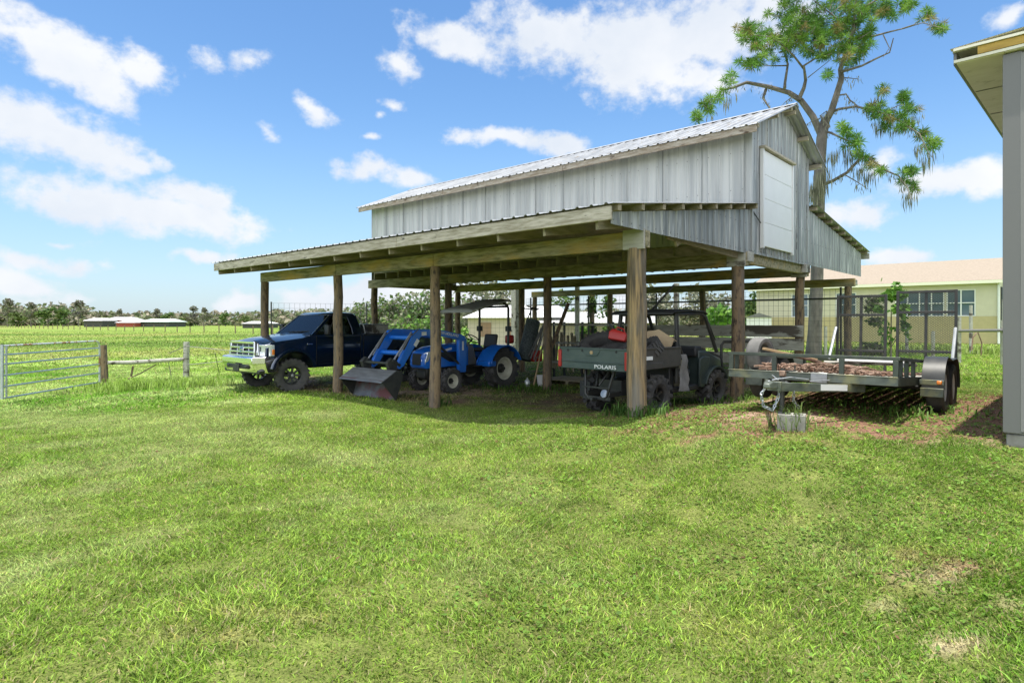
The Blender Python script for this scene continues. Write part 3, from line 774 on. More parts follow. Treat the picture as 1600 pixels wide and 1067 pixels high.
m = MB()
for k in range(14): m.box((.05 - k * .90, 4.085, 4.42), (.008, .010, 2.05))
m.build('sheet_lap', K['clad'], pb)
m = MB()
for y in (4.95, 6.85, 7.6): m.box((WX + .021, y, 4.35 if y > 6.6 else 5.55), (.010, .012, 2.5 if 6.6 < y < 7.5 else (.7 if y < 6 else 2.3)))
m.build('sheet_lap', K['grey_wood'], pb)
# ------------------------------------------------------------------ wheels
def tyre_mesh(r, w, rim_r, lugs=0, lug_h=.03, lug_w=.04, ag=False, n=36):
    """axis along local x, centre at the origin"""
    m = MB(); h = w / 2
    m.lathe([(rim_r, -h * .72), (rim_r + (r - rim_r) * .35, -h * .98), (r * .93, -h * .97), (r * .985, -h * .8), (r, -h * .4), (r, h * .4), (r * .985, h * .8), (r * .93, h * .97), (rim_r + (r - rim_r) * .35, h * .98), (rim_r, h * .72), (rim_r * .97, h * .4), (rim_r * .97, -h * .4), (rim_r, -h * .72)], n=n)
    for k in range(lugs):
        for sd in (-1, 1):
            a = 2 * PI * (k + (.5 if sd > 0 else 0)) / lugs
            rot = Matrix.Rotation(a, 3, 'X')
            sk = Matrix.Rotation(sd * (R(38) if ag else R(12)), 3, 'Z')
            c = rot @ Vector((sd * h * .5, 0, r + lug_h * .3))
            m.box(c, (h * 1.02, lug_w, lug_h), rot @ sk)
            c2 = rot @ Vector((sd * h * .93, 0, r * .955))
            m.box(c2, (h * .16, lug_w, lug_h * 1.7), rot)
    return m
def wheel(parent, loc, r, w, rim_r, rim_mat, side=1, lugs=0, lug_h=.03, lug_w=.04, ag=False, spokes=6, dish=.5, rubber=None, hub_mat=None, bolts=6):
    """the wheel's outer face looks to +x when side is 1"""
    wo_ = MB().lathe([(.02, -w * .2), (rim_r * .42, -w * .2), (rim_r * .42, w * .02), (.02, w * .02)], n=20).build('wheel', hub_mat or K['black_steel'], parent, loc=loc)
    if side < 0: wo_.rotation_euler = (0, 0, PI)
    tyre_mesh(r, w, rim_r, lugs, lug_h, lug_w, ag).build('tyre', rubber or K['rubber'], wo_)
    rm = MB(); h = w / 2
    rm.lathe([(rim_r * 1.02, h * .74), (rim_r * .99, h * .80), (rim_r * .90, h * .70), (rim_r * .84, h * .1), (rim_r * .84, -h * .6), (rim_r * .99, -h * .74)], n=32)
    dd = h * dish
    if spokes == 0:
        rm.lathe([(rim_r * .86, h * .2), (rim_r * .62, h * .2 - dd * .2), (rim_r * .5, h * .2 - dd * .5), (rim_r * .2, h * .2 - dd * .5), (.012, h * .2 - dd * .5)], n=32)
    else:
        for k in range(spokes):
            rot = Matrix.Rotation(2 * PI * k / spokes, 3, 'X')
            a = rot @ Vector((h * .5 - dd * .5, 0, rim_r * .25)); b = rot @ Vector((h * .42, 0, rim_r * .9))
            rm.bar(a, b, rim_r * .22, .025, up=(1, 0, 0))
    rm.build('rim', rim_mat, wo_)
    hb = MB(); hb.lathe([(.001, h * .62), (rim_r * .17, h * .60), (rim_r * .2, h * .3), (rim_r * .3, h * .12)], n=16)
    for k in range(bolts):
        a = 2 * PI * k / bolts
        hb.lathe([(.013, h * .05), (.013, h * .3), (.001, h * .31)], origin=(0, math.cos(a) * rim_r * .33, math.sin(a) * rim_r * .33), n=6)
    hb.build('hub', hub_mat or K['black_steel'], wo_)
    return wo_

def arc(cy, cz, r, a0, a1, n=10):
    return [(cy + r * math.cos(R(a0 + (a1 - a0) * i / n)), cz + r * math.sin(R(a0 + (a1 - a0) * i / n))) for i in range(n + 1)]

# ------------------------------------------------------------------ pickup truck (front towards -y, origin under the front axle)
w0 = barn(-10.3, -.42); TZ = -.02
tk = thing('pickup_truck', 'dark blue lifted pickup truck with chrome grille parked under the left end of the barn', 'truck', (w0.x, w0.y, TZ), ANG)
WB = 3.48
# lower body, one side profile with the wheel arches cut out
prof = [(-.72, .66)] + [(-.52, .66)] + arc(0, .46, .54, 158, 20, 12) + [(.56, .58), (2.90, .58)] + arc(WB, .46, .52, 165, 15, 12) + [(4.05, .66), (4.72, .70), (4.76, 1.36), (2.02, 1.36), (1.98, 1.40), (.42, 1.40), (.42, 1.36), (-.70, 1.10)]
m = MB(); m.prism(prof, -.965, .965, 'x'); m.build('body', K['truck_blue'], tk, bevel=.035, seg=3)
# flank bulge
for sd in (-1, 1):
    m = MB(); rings = []
    for y in (.62, 1.2, 1.9):
        rings.append([(sd * .955, y, .66), (sd * 1.0, y, .74), (sd * 1.005, y, 1.05), (sd * .985, y, 1.30), (sd * .955, y, 1.36)])
    m.loft(rings, cap=False, closed=False); m.build('door', K['truck_blue'], tk)
    m = MB(); m.bar((sd * 1.0, 1.78, 1.16), (sd * 1.0, 1.90, 1.16), .03, .035); m.build('handle', K['black_plastic'], [c for c in tk.children if c.name.startswith('door')][-1], bevel=.006)
    m = MB(); sm = [(.60, .66), (.60, 1.34)]
    for (y_, za, zb) in ((.62, .66, 1.37), (1.93, .62, 1.37), (2.03, .62, 1.36)): m.bar((sd * (1.0 if .7 < y_ < 1.9 else .972), y_, za), (sd * (.972 if y_ > 1 else .966), y_, zb), .012, .016)
    m.bar((sd * 1.0, .66, .66), (sd * 1.0, 1.9, .66), .012, .012); m.build('door_seam', K['black_plastic'], tk)
    # arch flares
    for cy in (0, WB):
        m = MB(); a = arc(cy, .46, .535, 12, 168, 14); b = arc(cy, .46, .60, 12, 168, 14)
        m.loft([[(sd * .95, p[0], p[1]), (sd * 1.035, p[0], p[1]), (sd * 1.04, q[0], q[1]), (sd * .96, q[0] , q[1] + .02)] for p, q in zip(a, b)]); m.build('wheel_arch', K['truck_blue'], tk, bevel=.008)
# bonnet with crown and raised centre
m = MB(); rings = []
for y, z, hw in ((-.76, 1.20, .80), (-.70, 1.245, .90), (-.4, 1.31, .945), (0, 1.355, .96), (.35, 1.395, .95), (.55, 1.42, .93)):
    ring = []
    for k in range(13):
        u = -1 + 2 * k / 12
        ring.append((u * hw, y - (.03 if abs(u) < .6 and y < -.6 else 0), z - .07 * abs(u) ** 3.5 + (.018 if abs(u) < .52 else 0)))
    ring += [(hw, y, z - .2), (-hw, y, z - .2)]
    rings.append(ring)
m.loft(rings); m.build('bonnet', K['truck_blue'], tk, bevel=.02)
# cab glasshouse
def cabring(y0, y1, hw, z): return [(-hw, y0, z), (hw, y0, z), (hw, y1, z), (-hw, y1, z)]
def lerp(a, b, t): return tuple(a[i] + (b[i] - a[i]) * t for i in range(3))
def facepatch(A, B, C, D, u0, u1, v0, v1, out, th=.006):
    """a pane lying on a face A-B (bottom) D-C (top)"""
    def P(u, v): return Vector(lerp(lerp(A, B, u), lerp(D, C, u), v))
    out = Vector(out) * th
    q = [P(u0, v0), P(u1, v0), P(u1, v1), P(u0, v1)]
    mm = MB(); mm.loft([[p - out for p in q], [p + out for p in q]]); return mm
m = MB(); rings = []
for k, (ins, z) in enumerate(((0, 1.885), (.0, 1.915), (.03, 1.945), (.10, 1.968), (.25, 1.985))):
    hw = .775 - ins; y0 = 1.10 + ins; y1 = 1.92 - ins
    rings.append([(-hw, y0 + .06, z), (-hw + .08, y0, z), (hw - .08, y0, z), (hw, y0 + .06, z), (hw, y1 - .06, z), (hw - .06, y1, z), (-hw + .06, y1, z), (-hw, y1 - .06, z)])
m.loft(rings); cab_ = m.build('cab_roof', K['truck_blue'], tk, bevel=.012)
for sd in (-1, 1):
    m = MB(); m.loft([[(sd * .95, .47, 1.37), (sd * .95, .57, 1.37), (sd * .90, .57, 1.37), (sd * .90, .47, 1.37)], [(sd * .775, 1.10, 1.90), (sd * .775, 1.20, 1.90), (sd * .72, 1.20, 1.90), (sd * .72, 1.10, 1.90)]]); m.build('front_pillar', K['truck_blue'], tk, bevel=.01)
    m = MB(); m.loft([[(sd * .955, 1.70, 1.37), (sd * .955, 2.0, 1.37), (sd * .89, 2.0, 1.37), (sd * .89, 1.70, 1.37)], [(sd * .90, 1.70, 1.55), (sd * .90, 1.985, 1.55), (sd * .84, 1.985, 1.55), (sd * .84, 1.70, 1.55)], [(sd * .775, 1.62, 1.90), (sd * .775, 1.92, 1.90), (sd * .70, 1.92, 1.90), (sd * .70, 1.62, 1.90)]]); m.build('rear_pillar', K['truck_blue'], tk, bevel=.015)
m = MB(); m.box((0, 1.965, 1.43), (1.72, .05, .16)); m.box((0, 1.92, 1.85), (1.42, .05, .12)); m.build('cab_back', K['truck_blue'], tk, bevel=.01)
facepatch((-.92, .50, 1.37), (.92, .50, 1.37), (.74, 1.12, 1.90), (-.74, 1.12, 1.90), .02, .98, .02, .98, (0, -.66, .75)).build('windscreen', K['clear_glass'], tk)
for sd in (-1, 1):
    facepatch((sd * .93, .54, 1.37), (sd * .93, 1.72, 1.37), (sd * .755, 1.64, 1.90), (sd * .755, 1.18, 1.90), .0, 1.0, .0, 1.0, (sd * .95, 0, .3)).build('side_window', K['clear_glass'], tk)
    m = MB(); m.bar((sd * .945, .95, 1.37), (sd * .80, 1.25, 1.84), .02, .025); m.build('window_bar', K['black_plastic'], tk)
facepatch((.84, 1.96, 1.50), (-.84, 1.96, 1.50), (-.72, 1.925, 1.82), (.72, 1.925, 1.82), 0, 1, 0, 1, (0, .98, .15)).build('rear_window', K['clear_glass'], tk)
K['seat_grey'] = mat('seat_cloth', (.17, .17, .175), .9)
for sd in (-1, 1):
    m = MB(); m.box((sd * .40, 1.70, 1.44), (.60, .14, .36), Matrix.Rotation(R(-8), 3, 'X')); m.box((sd * .40, 1.72, 1.70), (.26, .09, .16)); m.build('seat_back', K['seat_grey'], tk, bevel=.03)
m = MB(); m.loft([[(-.86, .60, 1.40), (.86, .60, 1.40), (.86, .95, 1.40), (-.86, .95, 1.40)], [(-.84, .62, 1.46), (.84, .62, 1.46), (.84, .88, 1.48), (-.84, .88, 1.48)]]); m.build('dashboard', K['grey_trim'], tk, bevel=.02)
m = MB(); sw = Matrix.Rotation(R(-65), 3, 'X'); m.tube([Vector((.42, 1.05, 1.50)) + sw @ Vector((.19 * math.cos(2 * PI * k / 18), .19 * math.sin(2 * PI * k / 18), 0)) for k in range(19)], .016, 6, cap=False); m.build('steering_wheel', K['black_plastic'], tk)
for sd in (-1, 1):
    m = MB(); m.tube([(sd * .93, .49, 1.37), (sd * .765, 1.10, 1.90)], .012, 6); m.build('windscreen_trim', K['steel'], tk)
m = MB(); m.tube([(-.3, .56, 1.455), (.35, .60, 1.475)], .012, 6); m.tube([(.05, .55, 1.455), (.6, .62, 1.48)], .012, 6); m.build('wiper', K['black_plastic'], tk)
# pillar behind the cab (silver roll bar along the cab back)
for sd in (-1, 1):
    m = MB(); m.tube([(sd * .78, 1.93, 1.90), (sd * .92, 2.06, 1.62), (sd * .93, 2.12, 1.37)], .018, 8); m.build('cab_trim', K['steel'], tk)
# load bed opening and rails
m = MB(); m.box((0, 3.4, 1.358), (1.5, 2.5, .02)); m.build('bed_floor', K['black_plastic'], tk)
for sd in (-1, 1):
    m = MB(); m.box((sd * .88, 3.39, 1.375), (.15, 2.72, .05)); m.build('bed_rail', K['black_plastic'], tk, bevel=.012)
m = MB(); m.box((0, 4.78, 1.02), (1.6, .05, .6)); m.build('tailgate', K['truck_blue'], tk, bevel=.015)
# grille
gr = MB(); gr.prism([(-.74, .90), (.74, .90), (.70, 1.215), (-.70, 1.215)], -.815, -.75, 'y'); go_ = gr.build('grille', K['black_plastic'], tk)
fr = MB(); fr.bar((-.66, -.83, .895), (.66, -.83, .895), .07, .055); fr.bar((-.62, -.81, 1.222), (.62, -.81, 1.222), .07, .06)
for sd in (-1, 1): fr.bar((sd * .645, -.82, .88), (sd * .61, -.80, 1.24), .07, .07)
fr.bar((-.63, -.825, 1.10), (.63, -.825, 1.10), .05, .045); fr.bar((-.64, -.83, .995), (.64, -.83, .995), .05, .045)
for k in range(1, 4):
    x = -.62 + 1.24 * k / 4; fr.bar((x, -.818, .90), (x, -.805, 1.22), .02, .02)
for sd in (-1, 1): fr.bar((sd * .735, -.80, .91), (sd * .70, -.775, 1.20), .05, .05)
fr.build('grille_frame', K['chrome'], go_, bevel=.01)
K['badge_blue'] = mat('badge_blue', (.02, .07, .30), .25)
m = MB(); m.lathe([(.001, .02), (.052, .018), (.058, 0), (.06, -.02)], origin=(0, 0, 0), axis=(0, -1, 0), n=28); m.build('badge', K['badge_blue'], go_, loc=(0, -.862, 1.05)).scale = (1.75, 1, .85)
m = MB(); m.lathe([(.056, .012), (.064, .014), (.066, -.02), (.056, -.02)], axis=(0, -1, 0), n=28); m.build('badge_ring', K['chrome'], go_, loc=(0, -.862, 1.05)).scale = (1.75, 1, .85)
text_part('badge_lettering', 'Ford', .10, K['chrome'], go_, frame_mtx((0, -.886, 1.05), (1, 0, 0), (0, 0, 1)), shear=.3)
# headlamps wrap round the corner
for sd in (-1, 1):
    m = MB(); rings = []
    for z, ins in ((.90, 0), (.93, -.012), (1.12, -.012), (1.17, .01)):
        rings.append([(sd * .745, -.775 - ins, z), (sd * .89, -.75 - ins, z), (sd * .984, -.61, z), (sd * .984, -.50, z), (sd * .80, -.50, z), (sd * .745, -.60, z)])
    m.loft(rings); hl = m.build('headlight', K['glass_lamp'], tk, bevel=.01)
    m = MB().loft([[(sd * .962, -.59 , z), (sd * .992, -.56, z), (sd * .992, -.505, z), (sd * .95, -.51, z)] for z in (.93, 1.06)]); m.build('indicator', K['amber'], hl, bevel=.006)
# bumper, wrapped at the corners
def bumper_ring(z, ins): return [(-.985, -.40, z), (-.985, -.72 - ins * .5, z), (-.80, -.93 - ins, z), (.80, -.93 - ins, z), (.985, -.72 - ins * .5, z), (.985, -.40, z), (.93, -.40, z), (.93, -.66, z), (.77, -.83, z), (-.77, -.83, z), (-.93, -.66, z), (-.93, -.40, z)]
m = MB(); m.loft([bumper_ring(.50, -.08), bumper_ring(.63, .0), bumper_ring(.72, .035), bumper_ring(.73, .05), bumper_ring(.86, .05), bumper_ring(.89, .0)]); bo = m.build('front_bumper', K['chrome'], tk, bevel=.012)
m = MB(); m.box((0, -.935, .645), (1.15, .06, .11)); m.build('bumper_opening', K['black_plastic'], bo, bevel=.02)
m = MB(); m.box((0, -.985, .62), (.32, .02, .16)); m.build('number_plate', K['black_steel'], bo, bevel=.004)
for sd in (-1, 1):
    m = MB(); m.box((sd * .48, -.965, .645), (.10, .04, .05)); m.build('tow_hook', K['black_steel'], bo, bevel=.01)
m = MB(); m.prism([(-.93, .48), (.93, .48), (.96, .57), (-.96, .57)], -.86, -.5, 'y'); m.build('valance', K['black_plastic'], tk, bevel=.02)
m = MB(); m.tube([(-.75, 0, .42), (.75, 0, .42)], .055, 10); m.tube([(-.75, WB, .42), (.75, WB, .42)], .055, 10); m.lathe([(.05, -.14), (.15, -.06), (.15, .06), (.05, .14)], origin=(.15, 0, .42), n=14); m.build('axle', K['black_steel'], tk)
m = MB()
for sd in (-1, 1): m.bar((sd * .42, -.7, .60), (sd * .42, 4.6, .62), .07, .14)
m.box((0, 1.3, .60), (.5, 1.6, .18)); m.build('chassis', K['black_steel'], tk)
# mirror
for sd in (-1, 1):
    m = MB(); m.bar((sd * .96, .86, 1.42), (sd * 1.10, .84, 1.46), .05, .05); m.loft([[(sd * (1.16 + dx), .82 + dy, 1.52 + dz) for dx, dz in ((-.09, -.13), (.09, -.12), (.09, .13), (-.09, .13))] for dy in (-.05, .04)]); m.build('mirror', K['black_plastic'], tk, bevel=.03)
m = MB(); m.box((1.0, .42, 1.165), (.012, .16, .035)); m.build('nameplate', K['chrome'], tk, bevel=.004)
for y, sd in ((0, 1), (0, -1), (WB, 1), (WB, -1)):
    wh = wheel(tk, (sd * .86, y, .405), .40, .29, .225, K['black_steel'], sd, lugs=22, lug_h=.022, lug_w=.05, spokes=8, dish=.3, hub_mat=K['steel'])
    if y == 0: wh.rotation_euler.z += R(-14)
# box standing in the bed
bx = thing('bed_toolbox', 'pale grey toolbox standing in the bed of the blue pickup', 'toolbox', barn(-10.3, -.42 + 2.75, TZ + 1.40), ANG)
m = MB(); m.box((0, 0, .12), (1.5, .55, .24)); m.build('box', K['grey_wood'], bx, bevel=.015)
m = MB(); m.box((0, 0, .252), (1.54, .58, .022)); m.build('lid', K['steel'], bx, bevel=.006)
# sticks in the bed
tag(MB().tube([barn(-9.7, 2.2, 1.40), barn(-9.85, 2.6, 2.0)], .012, 6).build('stick', K['post']), 'thin stick leaning out of the blue pickup bed', 'stick')

# ------------------------------------------------------------------ tractor (front towards -y, origin under the rear axle)
w0 = barn(-6.6, 3.46); RZ = .0
tr = thing('tractor', 'blue compact tractor with front loader and cream wheels beside the pickup', 'tractor', (w0.x, w0.y, RZ), ANG)
for sd in (-1, 1):
    wheel(tr, (sd * .62, 0, .515), .48, .34, .285, K['cream'], sd, lugs=15, lug_h=.05, lug_w=.05, ag=True, spokes=0, dish=.9)
    wheel(tr, (sd * .56, -1.69, .305), .285, .22, .165, K['cream'], sd, lugs=14, lug_h=.03, lug_w=.035, ag=True, spokes=0, dish=.6)
# bonnet
m = MB(); rings = []
for y, zb, zt, hw in ((-2.26, .66, .90, .25), (-2.20, .60, 1.02, .275), (-2.0, .60, 1.10, .285), (-1.5, .62, 1.15, .29), (-.95, .62, 1.18, .30), (-.85, .62, 1.17, .30)):
    rings.append([(-hw, y, zb), (hw, y, zb), (hw, y, zt - .10), (hw * .8, y, zt - .03), (hw * .4, y, zt), (-hw * .4, y, zt), (-hw * .8, y, zt - .03), (-hw, y, zt - .10)])
m.loft(rings); bn = m.build('bonnet', K['tractor_blue'], tr, bevel=.02)
m = MB(); m.loft([[(-.15, -2.262 - .02 * (z < .9), z), (.15, -2.262 - .02 * (z < .9), z), (.15, -2.1, z), (-.15, -2.1, z)] for z in (.68, .80, .95)]); m.build('grille', K['black_plastic'], bn, bevel=.01)
for sd in (-1, 1):
    m = MB(); m.loft([[(sd * .19, -2.25, .70), (sd * .262, -2.235, .70), (sd * .262, -2.18, .70)], [(sd * .17, -2.27, .80), (sd * .288, -2.22, .82), (sd * .288, -2.12, .82)], [(sd * .22, -2.22, .97), (sd * .290, -2.14, 1.0), (sd * .285, -2.05, 1.0)]]); m.build('headlight', K['glass_lamp'], bn, bevel=.006)
    m = MB(); m.prism([(-1.95, .98), (-1.0, .98), (-1.0, .72), (-1.5, .74)], sd * .286, sd * .298, 'x'); m.build('side_grille', K['black_plastic'], bn)
# engine, gearbox, axle
m = MB(); m.box((0, -1.4, .52), (.36, 1.4, .22)); m.box((0, -.4, .58), (.42, 1.1, .36)); m.tube([(-.5, 0, .52), (.5, 0, .52)], .10, 12); m.tube([(-.5, -1.69, .33), (.5, -1.69, .33)], .06, 10); m.box((0, -1.9, .45), (.3, .5, .16)); m.build('chassis', K['black_steel'], tr, bevel=.02)
# dash, footplate, seat, fenders
m = MB(); m.loft([[(-.27, -.84, .62), (.27, -.84, .62), (.27, -.5, .62), (-.27, -.5, .62)], [(-.27, -.84, 1.18), (.27, -.84, 1.18), (.24, -.62, 1.12), (-.24, -.62, 1.12)]]); m.build('dash', K['grey_trim'], tr, bevel=.03)
m = MB()
m.box((0, -.42, .60), (1.12, .62, .03)); m.build('footplate', K['black_steel'], tr)
for sd in (-1, 1):
    m = MB(); a = arc(0, .515, .57, 20, 165, 14); b = arc(0, .515, .60, 20, 165, 14)
    m.loft([[(sd * .36, p[0], p[1]), (sd * .83, p[0], p[1]), (sd * .83, q[0], q[1]), (sd * .36, q[0], q[1])] for p, q in zip(a, b)])
    m.prism([(-.62, .60), (-.62, .72), (-.40, .98), (0, 1.1), (.3, 1.05), (.3, .72)], sd * .34, sd * .37, 'x')
    fd = m.build('fender', K['tractor_blue'], tr, bevel=.008)
    m = MB(); m.box((sd * .6, -.50, .66), (.42, .26, .14)); m.build('step', K['tractor_blue'], tr, bevel=.03)
m = MB(); m.box((0, .02, .98), (.46, .44, .10)); m.box((0, .26, 1.19), (.44, .10, .38), Matrix.Rotation(R(-12), 3, 'X')); m.build('seat', K['black_plastic'], tr, bevel=.04, seg=3)
m = MB(); tw = Matrix.Rotation(R(-35), 3, 'X')
m.tube([Vector((0, -.42, 1.27)) + tw @ Vector((.19 * math.cos(2 * PI * k / 20), .19 * math.sin(2 * PI * k / 20), 0)) for k in range(21)], .014, 6, cap=False)
for k in range(3):
    a = 2 * PI * k / 3 + .5; m.bar((0, -.42, 1.26), Vector((0, -.42, 1.27)) + tw @ Vector((.19 * math.cos(a), .19 * math.sin(a), 0)), .025, .012)
m.tube([(0, -.42, 1.26), (0, -.64, 1.08)], .022, 8); m.build('steering_wheel', K['black_plastic'], tr)
# roll bar and canopy
m = MB()
for sd in (-1, 1): m.tube([(sd * .53, .36, .72), (sd * .53, .38, 1.5), (sd * .53, .38, 2.06), (sd * .50, .36, 2.14), (sd * .42, .30, 2.20)], .035, 8); m.box((sd * .53, .38, 1.52), (.11, .12, .14))
m.build('roll_bar', K['black_steel'], tr)
m = MB(); rings = []
for y, z in ((-1.02, 1.955), (-.98, 2.0), (-.3, 2.145), (.35, 2.275), (.42, 2.255)):
    rings.append([(-.60, y, z - .03), (.60, y, z - .03), (.60, y, z), (.35, y, z + .035), (-.35, y, z + .035), (-.60, y, z)])
m.loft(rings); m.build('canopy', K['canopy_grey'], tr, bevel=.012)
m = MB(); m.tube([(-.5, .36, 2.10), (.5, .36, 2.10)], .03, 8); m.tube([(-.4, .3, 2.2), (-.4, -.5, 2.07)], .022, 6); m.tube([(.4, .3, 2.2), (.4, -.5, 2.07)], .022, 6); m.build('canopy_frame', K['black_steel'], tr)
# loader
ld = MB()
for sd in (-1, 1):
    ld.prism([(-1.36, .48), (-1.12, .48), (-1.10, 1.30), (-1.36, 1.34)], sd * .40, sd * .50, 'x')
lo_ = ld.build('loader_mast', K['tractor_blue'], tr, bevel=.012)
for sd in (-1, 1):
    am = MB(); outer = [(-1.16, 1.35), (-1.3, 1.40), (-2.0, 1.52), (-2.62, 1.54), (-2.74, 1.50), (-3.20, .80), (-3.24, .70)]
    inner = [(-1.16, 1.24), (-1.3, 1.26), (-2.0, 1.37), (-2.50, 1.38), (-2.58, 1.34), (-3.05, .72), (-3.16, .66)]
    am.loft([[(sd * .47 - .045, *o_), (sd * .47 + .045, *o_), (sd * .47 + .045, *i_), (sd * .47 - .045, *i_)] for o_, i_ in zip(outer, inner)])
    ao = am.build('loader_arm', K['tractor_blue'], tr, bevel=.01)
    cy = MB(); cy.tube([(sd * .47, -2.70, 1.50), (sd * .47, -3.02, 1.08)], .030, 8); cy.build('cylinder', K['black_steel'], ao)
    cy = MB(); cy.tube([(sd * .47, -2.80, 1.46), (sd * .47, -3.34, .80)], .022, 8); cy.tube([(sd * .47 + .05, -2.60, 1.56), (sd * .47 + .06, -2.9, 1.36), (sd * .47 + .05, -3.2, .94)], .010, 6); cy.build('rod', K['steel'], ao)
    cy = MB(); cy.tube([(sd * .47, -1.3, .66), (sd * .47, -2.2, 1.30)], .032, 8); cy.build('lift_cylinder', K['black_steel'], ao)
    text_part('lettering', 'NEW HOLLAND', .085, K['white'], ao, frame_mtx((sd * .517, -1.72, 1.412), (0, sd, -.155 * sd), (0, .155, 1)), xs=1.05)
    m = MB(); m.bar((sd * .517, -2.64, 1.30), (sd * .517, -2.74, 1.16), .006, .09, up=(0, .6, .4)); m.bar((sd * .517, -2.40, 1.435), (sd * .517, -2.54, 1.43), .006, .08); m.build('decal', K['white'], ao)
m = MB()
for y, z in ((-2.68, 1.34), (-2.93, 1.0)): m.tube([(-.45, y, z), (.45, y, z)], .055, 12)
m.build('cross_tube', K['tractor_blue'], tr)
MB().box((.502, -1.235, 1.12), (.006, .055, .22)).build('decal', K['white'], lo_)
MB().bar((.301, -1.62, 1.02), (.303, -1.42, 1.06), .006, .05).build('decal', K['white'], bn)
# bucket tipped on its cutting edge
pb2 = [(-3.82, .46), (-3.45, .66), (-3.33, .64), (-3.30, .50), (-3.47, .02), (-3.50, .02), (-3.335, .50), (-3.37, .60), (-3.46, .63), (-3.83, .44)]
m = MB(); m.prism(pb2, -.78, .78, 'x'); K['bucket'] = mat('scraped_bucket', (.10, .11, .12), .5, .5, col2=(.17, .175, .18), scale=5, col3=(.16, .055, .05), scale3=2.2, lo3=.40, hi3=.55)
bk = m.build('bucket', K['bucket'], tr)
for sd in (-1, 1):
    m = MB(); m.prism([(-3.83, .44), (-3.47, .65), (-3.32, .64), (-3.30, .5), (-3.48, .02)], sd * .775, sd * .80, 'x'); m.build('side_plate', K['black_steel'], bk)
K['worn_steel'] = mat('worn_steel', (.25, .26, .26), .5, .5, col2=(.15, .15, .155), scale=6, stretch=(.4, 3, 3))
m = MB(); m.loft([[(-.79, -3.845, .444), (.79, -3.845, .444), (.79, -3.86, .425), (-.79, -3.86, .425)], [(-.79, -3.47, .668), (.79, -3.47, .668), (.79, -3.47, .648), (-.79, -3.47, .648)]]); m.build('top_plate', K['worn_steel'], bk)
m = MB()
for sd in (-1, 1):
    m.prism([(-3.42, .62), (-3.50, .82), (-3.38, .92), (-3.20, .82), (-3.28, .55)], sd * .42, sd * .52, 'x'); m.bar((sd * .47, -3.36, .86), (sd * .47, -3.15, .74), .13, .06)
m.bar((-.45, -3.40, .80), (.45, -3.40, .80), .05, .05); m.build('bracket', K['black_steel'], bk, bevel=.01)
# ------------------------------------------------------------------ utility vehicle (heading +y, origin under the rear axle)
UR = Vector((.669, -.743, 0)); UF = Vector((.743, .669, 0)); UA = math.atan2(-.743, .669)
uo = Vector((2.05, 11.12, .06))
ut = thing('utility_vehicle', 'dark green side-by-side utility vehicle with cargo bed behind the pale corner post', 'utility vehicle', uo, UA)
def uloc(x, y, z): return uo + UR * x + UF * y + Vector((0, 0, z))
UWB = 1.9
for sd in (-1, 1):
    for y in (0, UWB):
        wheel(ut, (sd * .60, y, .355), .325, .28, .175, K['black_steel'], sd, lugs=14, lug_h=.065, lug_w=.055, ag=True, spokes=6, dish=.4)
K['rim_ring'] = mat('bronze_rim', (.30, .26, .20), .4, .6)
for wh in [c for c in ut.children if c.name.startswith('wheel')]:
    m = MB(); m.lathe([(.160, .100), (.172, .106), (.178, .098), (.165, .09)], n=28); m.build('rim_ring', K['rim_ring'], wh)
# cargo bed: tailgate, sides, floor
bedf = MB(); bedf.box((0, -.14, .86), (1.40, 1.46, .05)); bf = bedf.build('bed_floor', K['black_plastic'], ut)
m = MB(); m.prism([(-.72, .83), (.72, .83), (.73, 1.18), (-.73, 1.18)], -.93, -.87, 'y')
m.prism([(-.40, .835), (.40, .835), (.37, .94), (-.37, .94)], -.945, -.93, 'y'); m.prism([(-.12, 1.06), (.12, 1.06), (.19, 1.17), (-.19, 1.17)], -.943, -.93, 'y')
m.box((0, -.90, 1.185), (1.47, .09, .03))
m.bar((-.70, -.937, .955), (.70, -.937, .955), .02, .018)
tg = m.build('tailgate', K['green_body'], ut, bevel=.012)
K['white_letter'] = mat('white_lettering', (.80, .81, .80), .5)
text_part('lettering', 'POLARIS', .085, K['white_letter'], tg, frame_mtx((.30, -.949, .885), (1, 0, 0), (0, 0, 1)), xs=1.45)
m = MB(); m.lathe([(.001, .012), (.03, .010), (.034, 0)], origin=(0, -.943, 1.12), axis=(0, -1, 0), n=16); m.build('badge', K['amber'], tg).data.materials[0] = K['wood_tan']
m = MB()
for x in (-.55, -.22, .12, .52): m.lathe([(.001, .008), (.02, .008), (.022, 0)], origin=(x, -.93, 1.145), axis=(0, -1, 0), n=10)
m.build('bolts', K['black_plastic'], tg)
for sd in (-1, 1):
    m = MB(); m.prism([(-.87, .83), (.62, .86), (.62, 1.16), (.55, 1.19), (-.87, 1.19)], sd * .70, sd * .745, 'x'); m.box((sd * .72, -.14, 1.19), (.085, 1.5, .03))
    m.prism([(-.60, .835), (.10, .85), (.05, .95), (-.55, .95)], sd * .745, sd * .757, 'x')
    bs = m.build('bed_side', K['brown_body'], ut, bevel=.01)
    m = MB(); m.box((sd * .752, -.42, 1.03), (.014, .34, .06)); m.build('decal', K['white_letter'], bs)
    m = MB(); m.box((sd * .738, -.935, 1.0), (.07, .04, .30)); m.build('tail_light', K['red'], ut, bevel=.01)
m = MB(); m.box((0, .60, 1.02), (1.4, .05, .34)); m.build('bed_front', K['brown_body'], ut, bevel=.01)
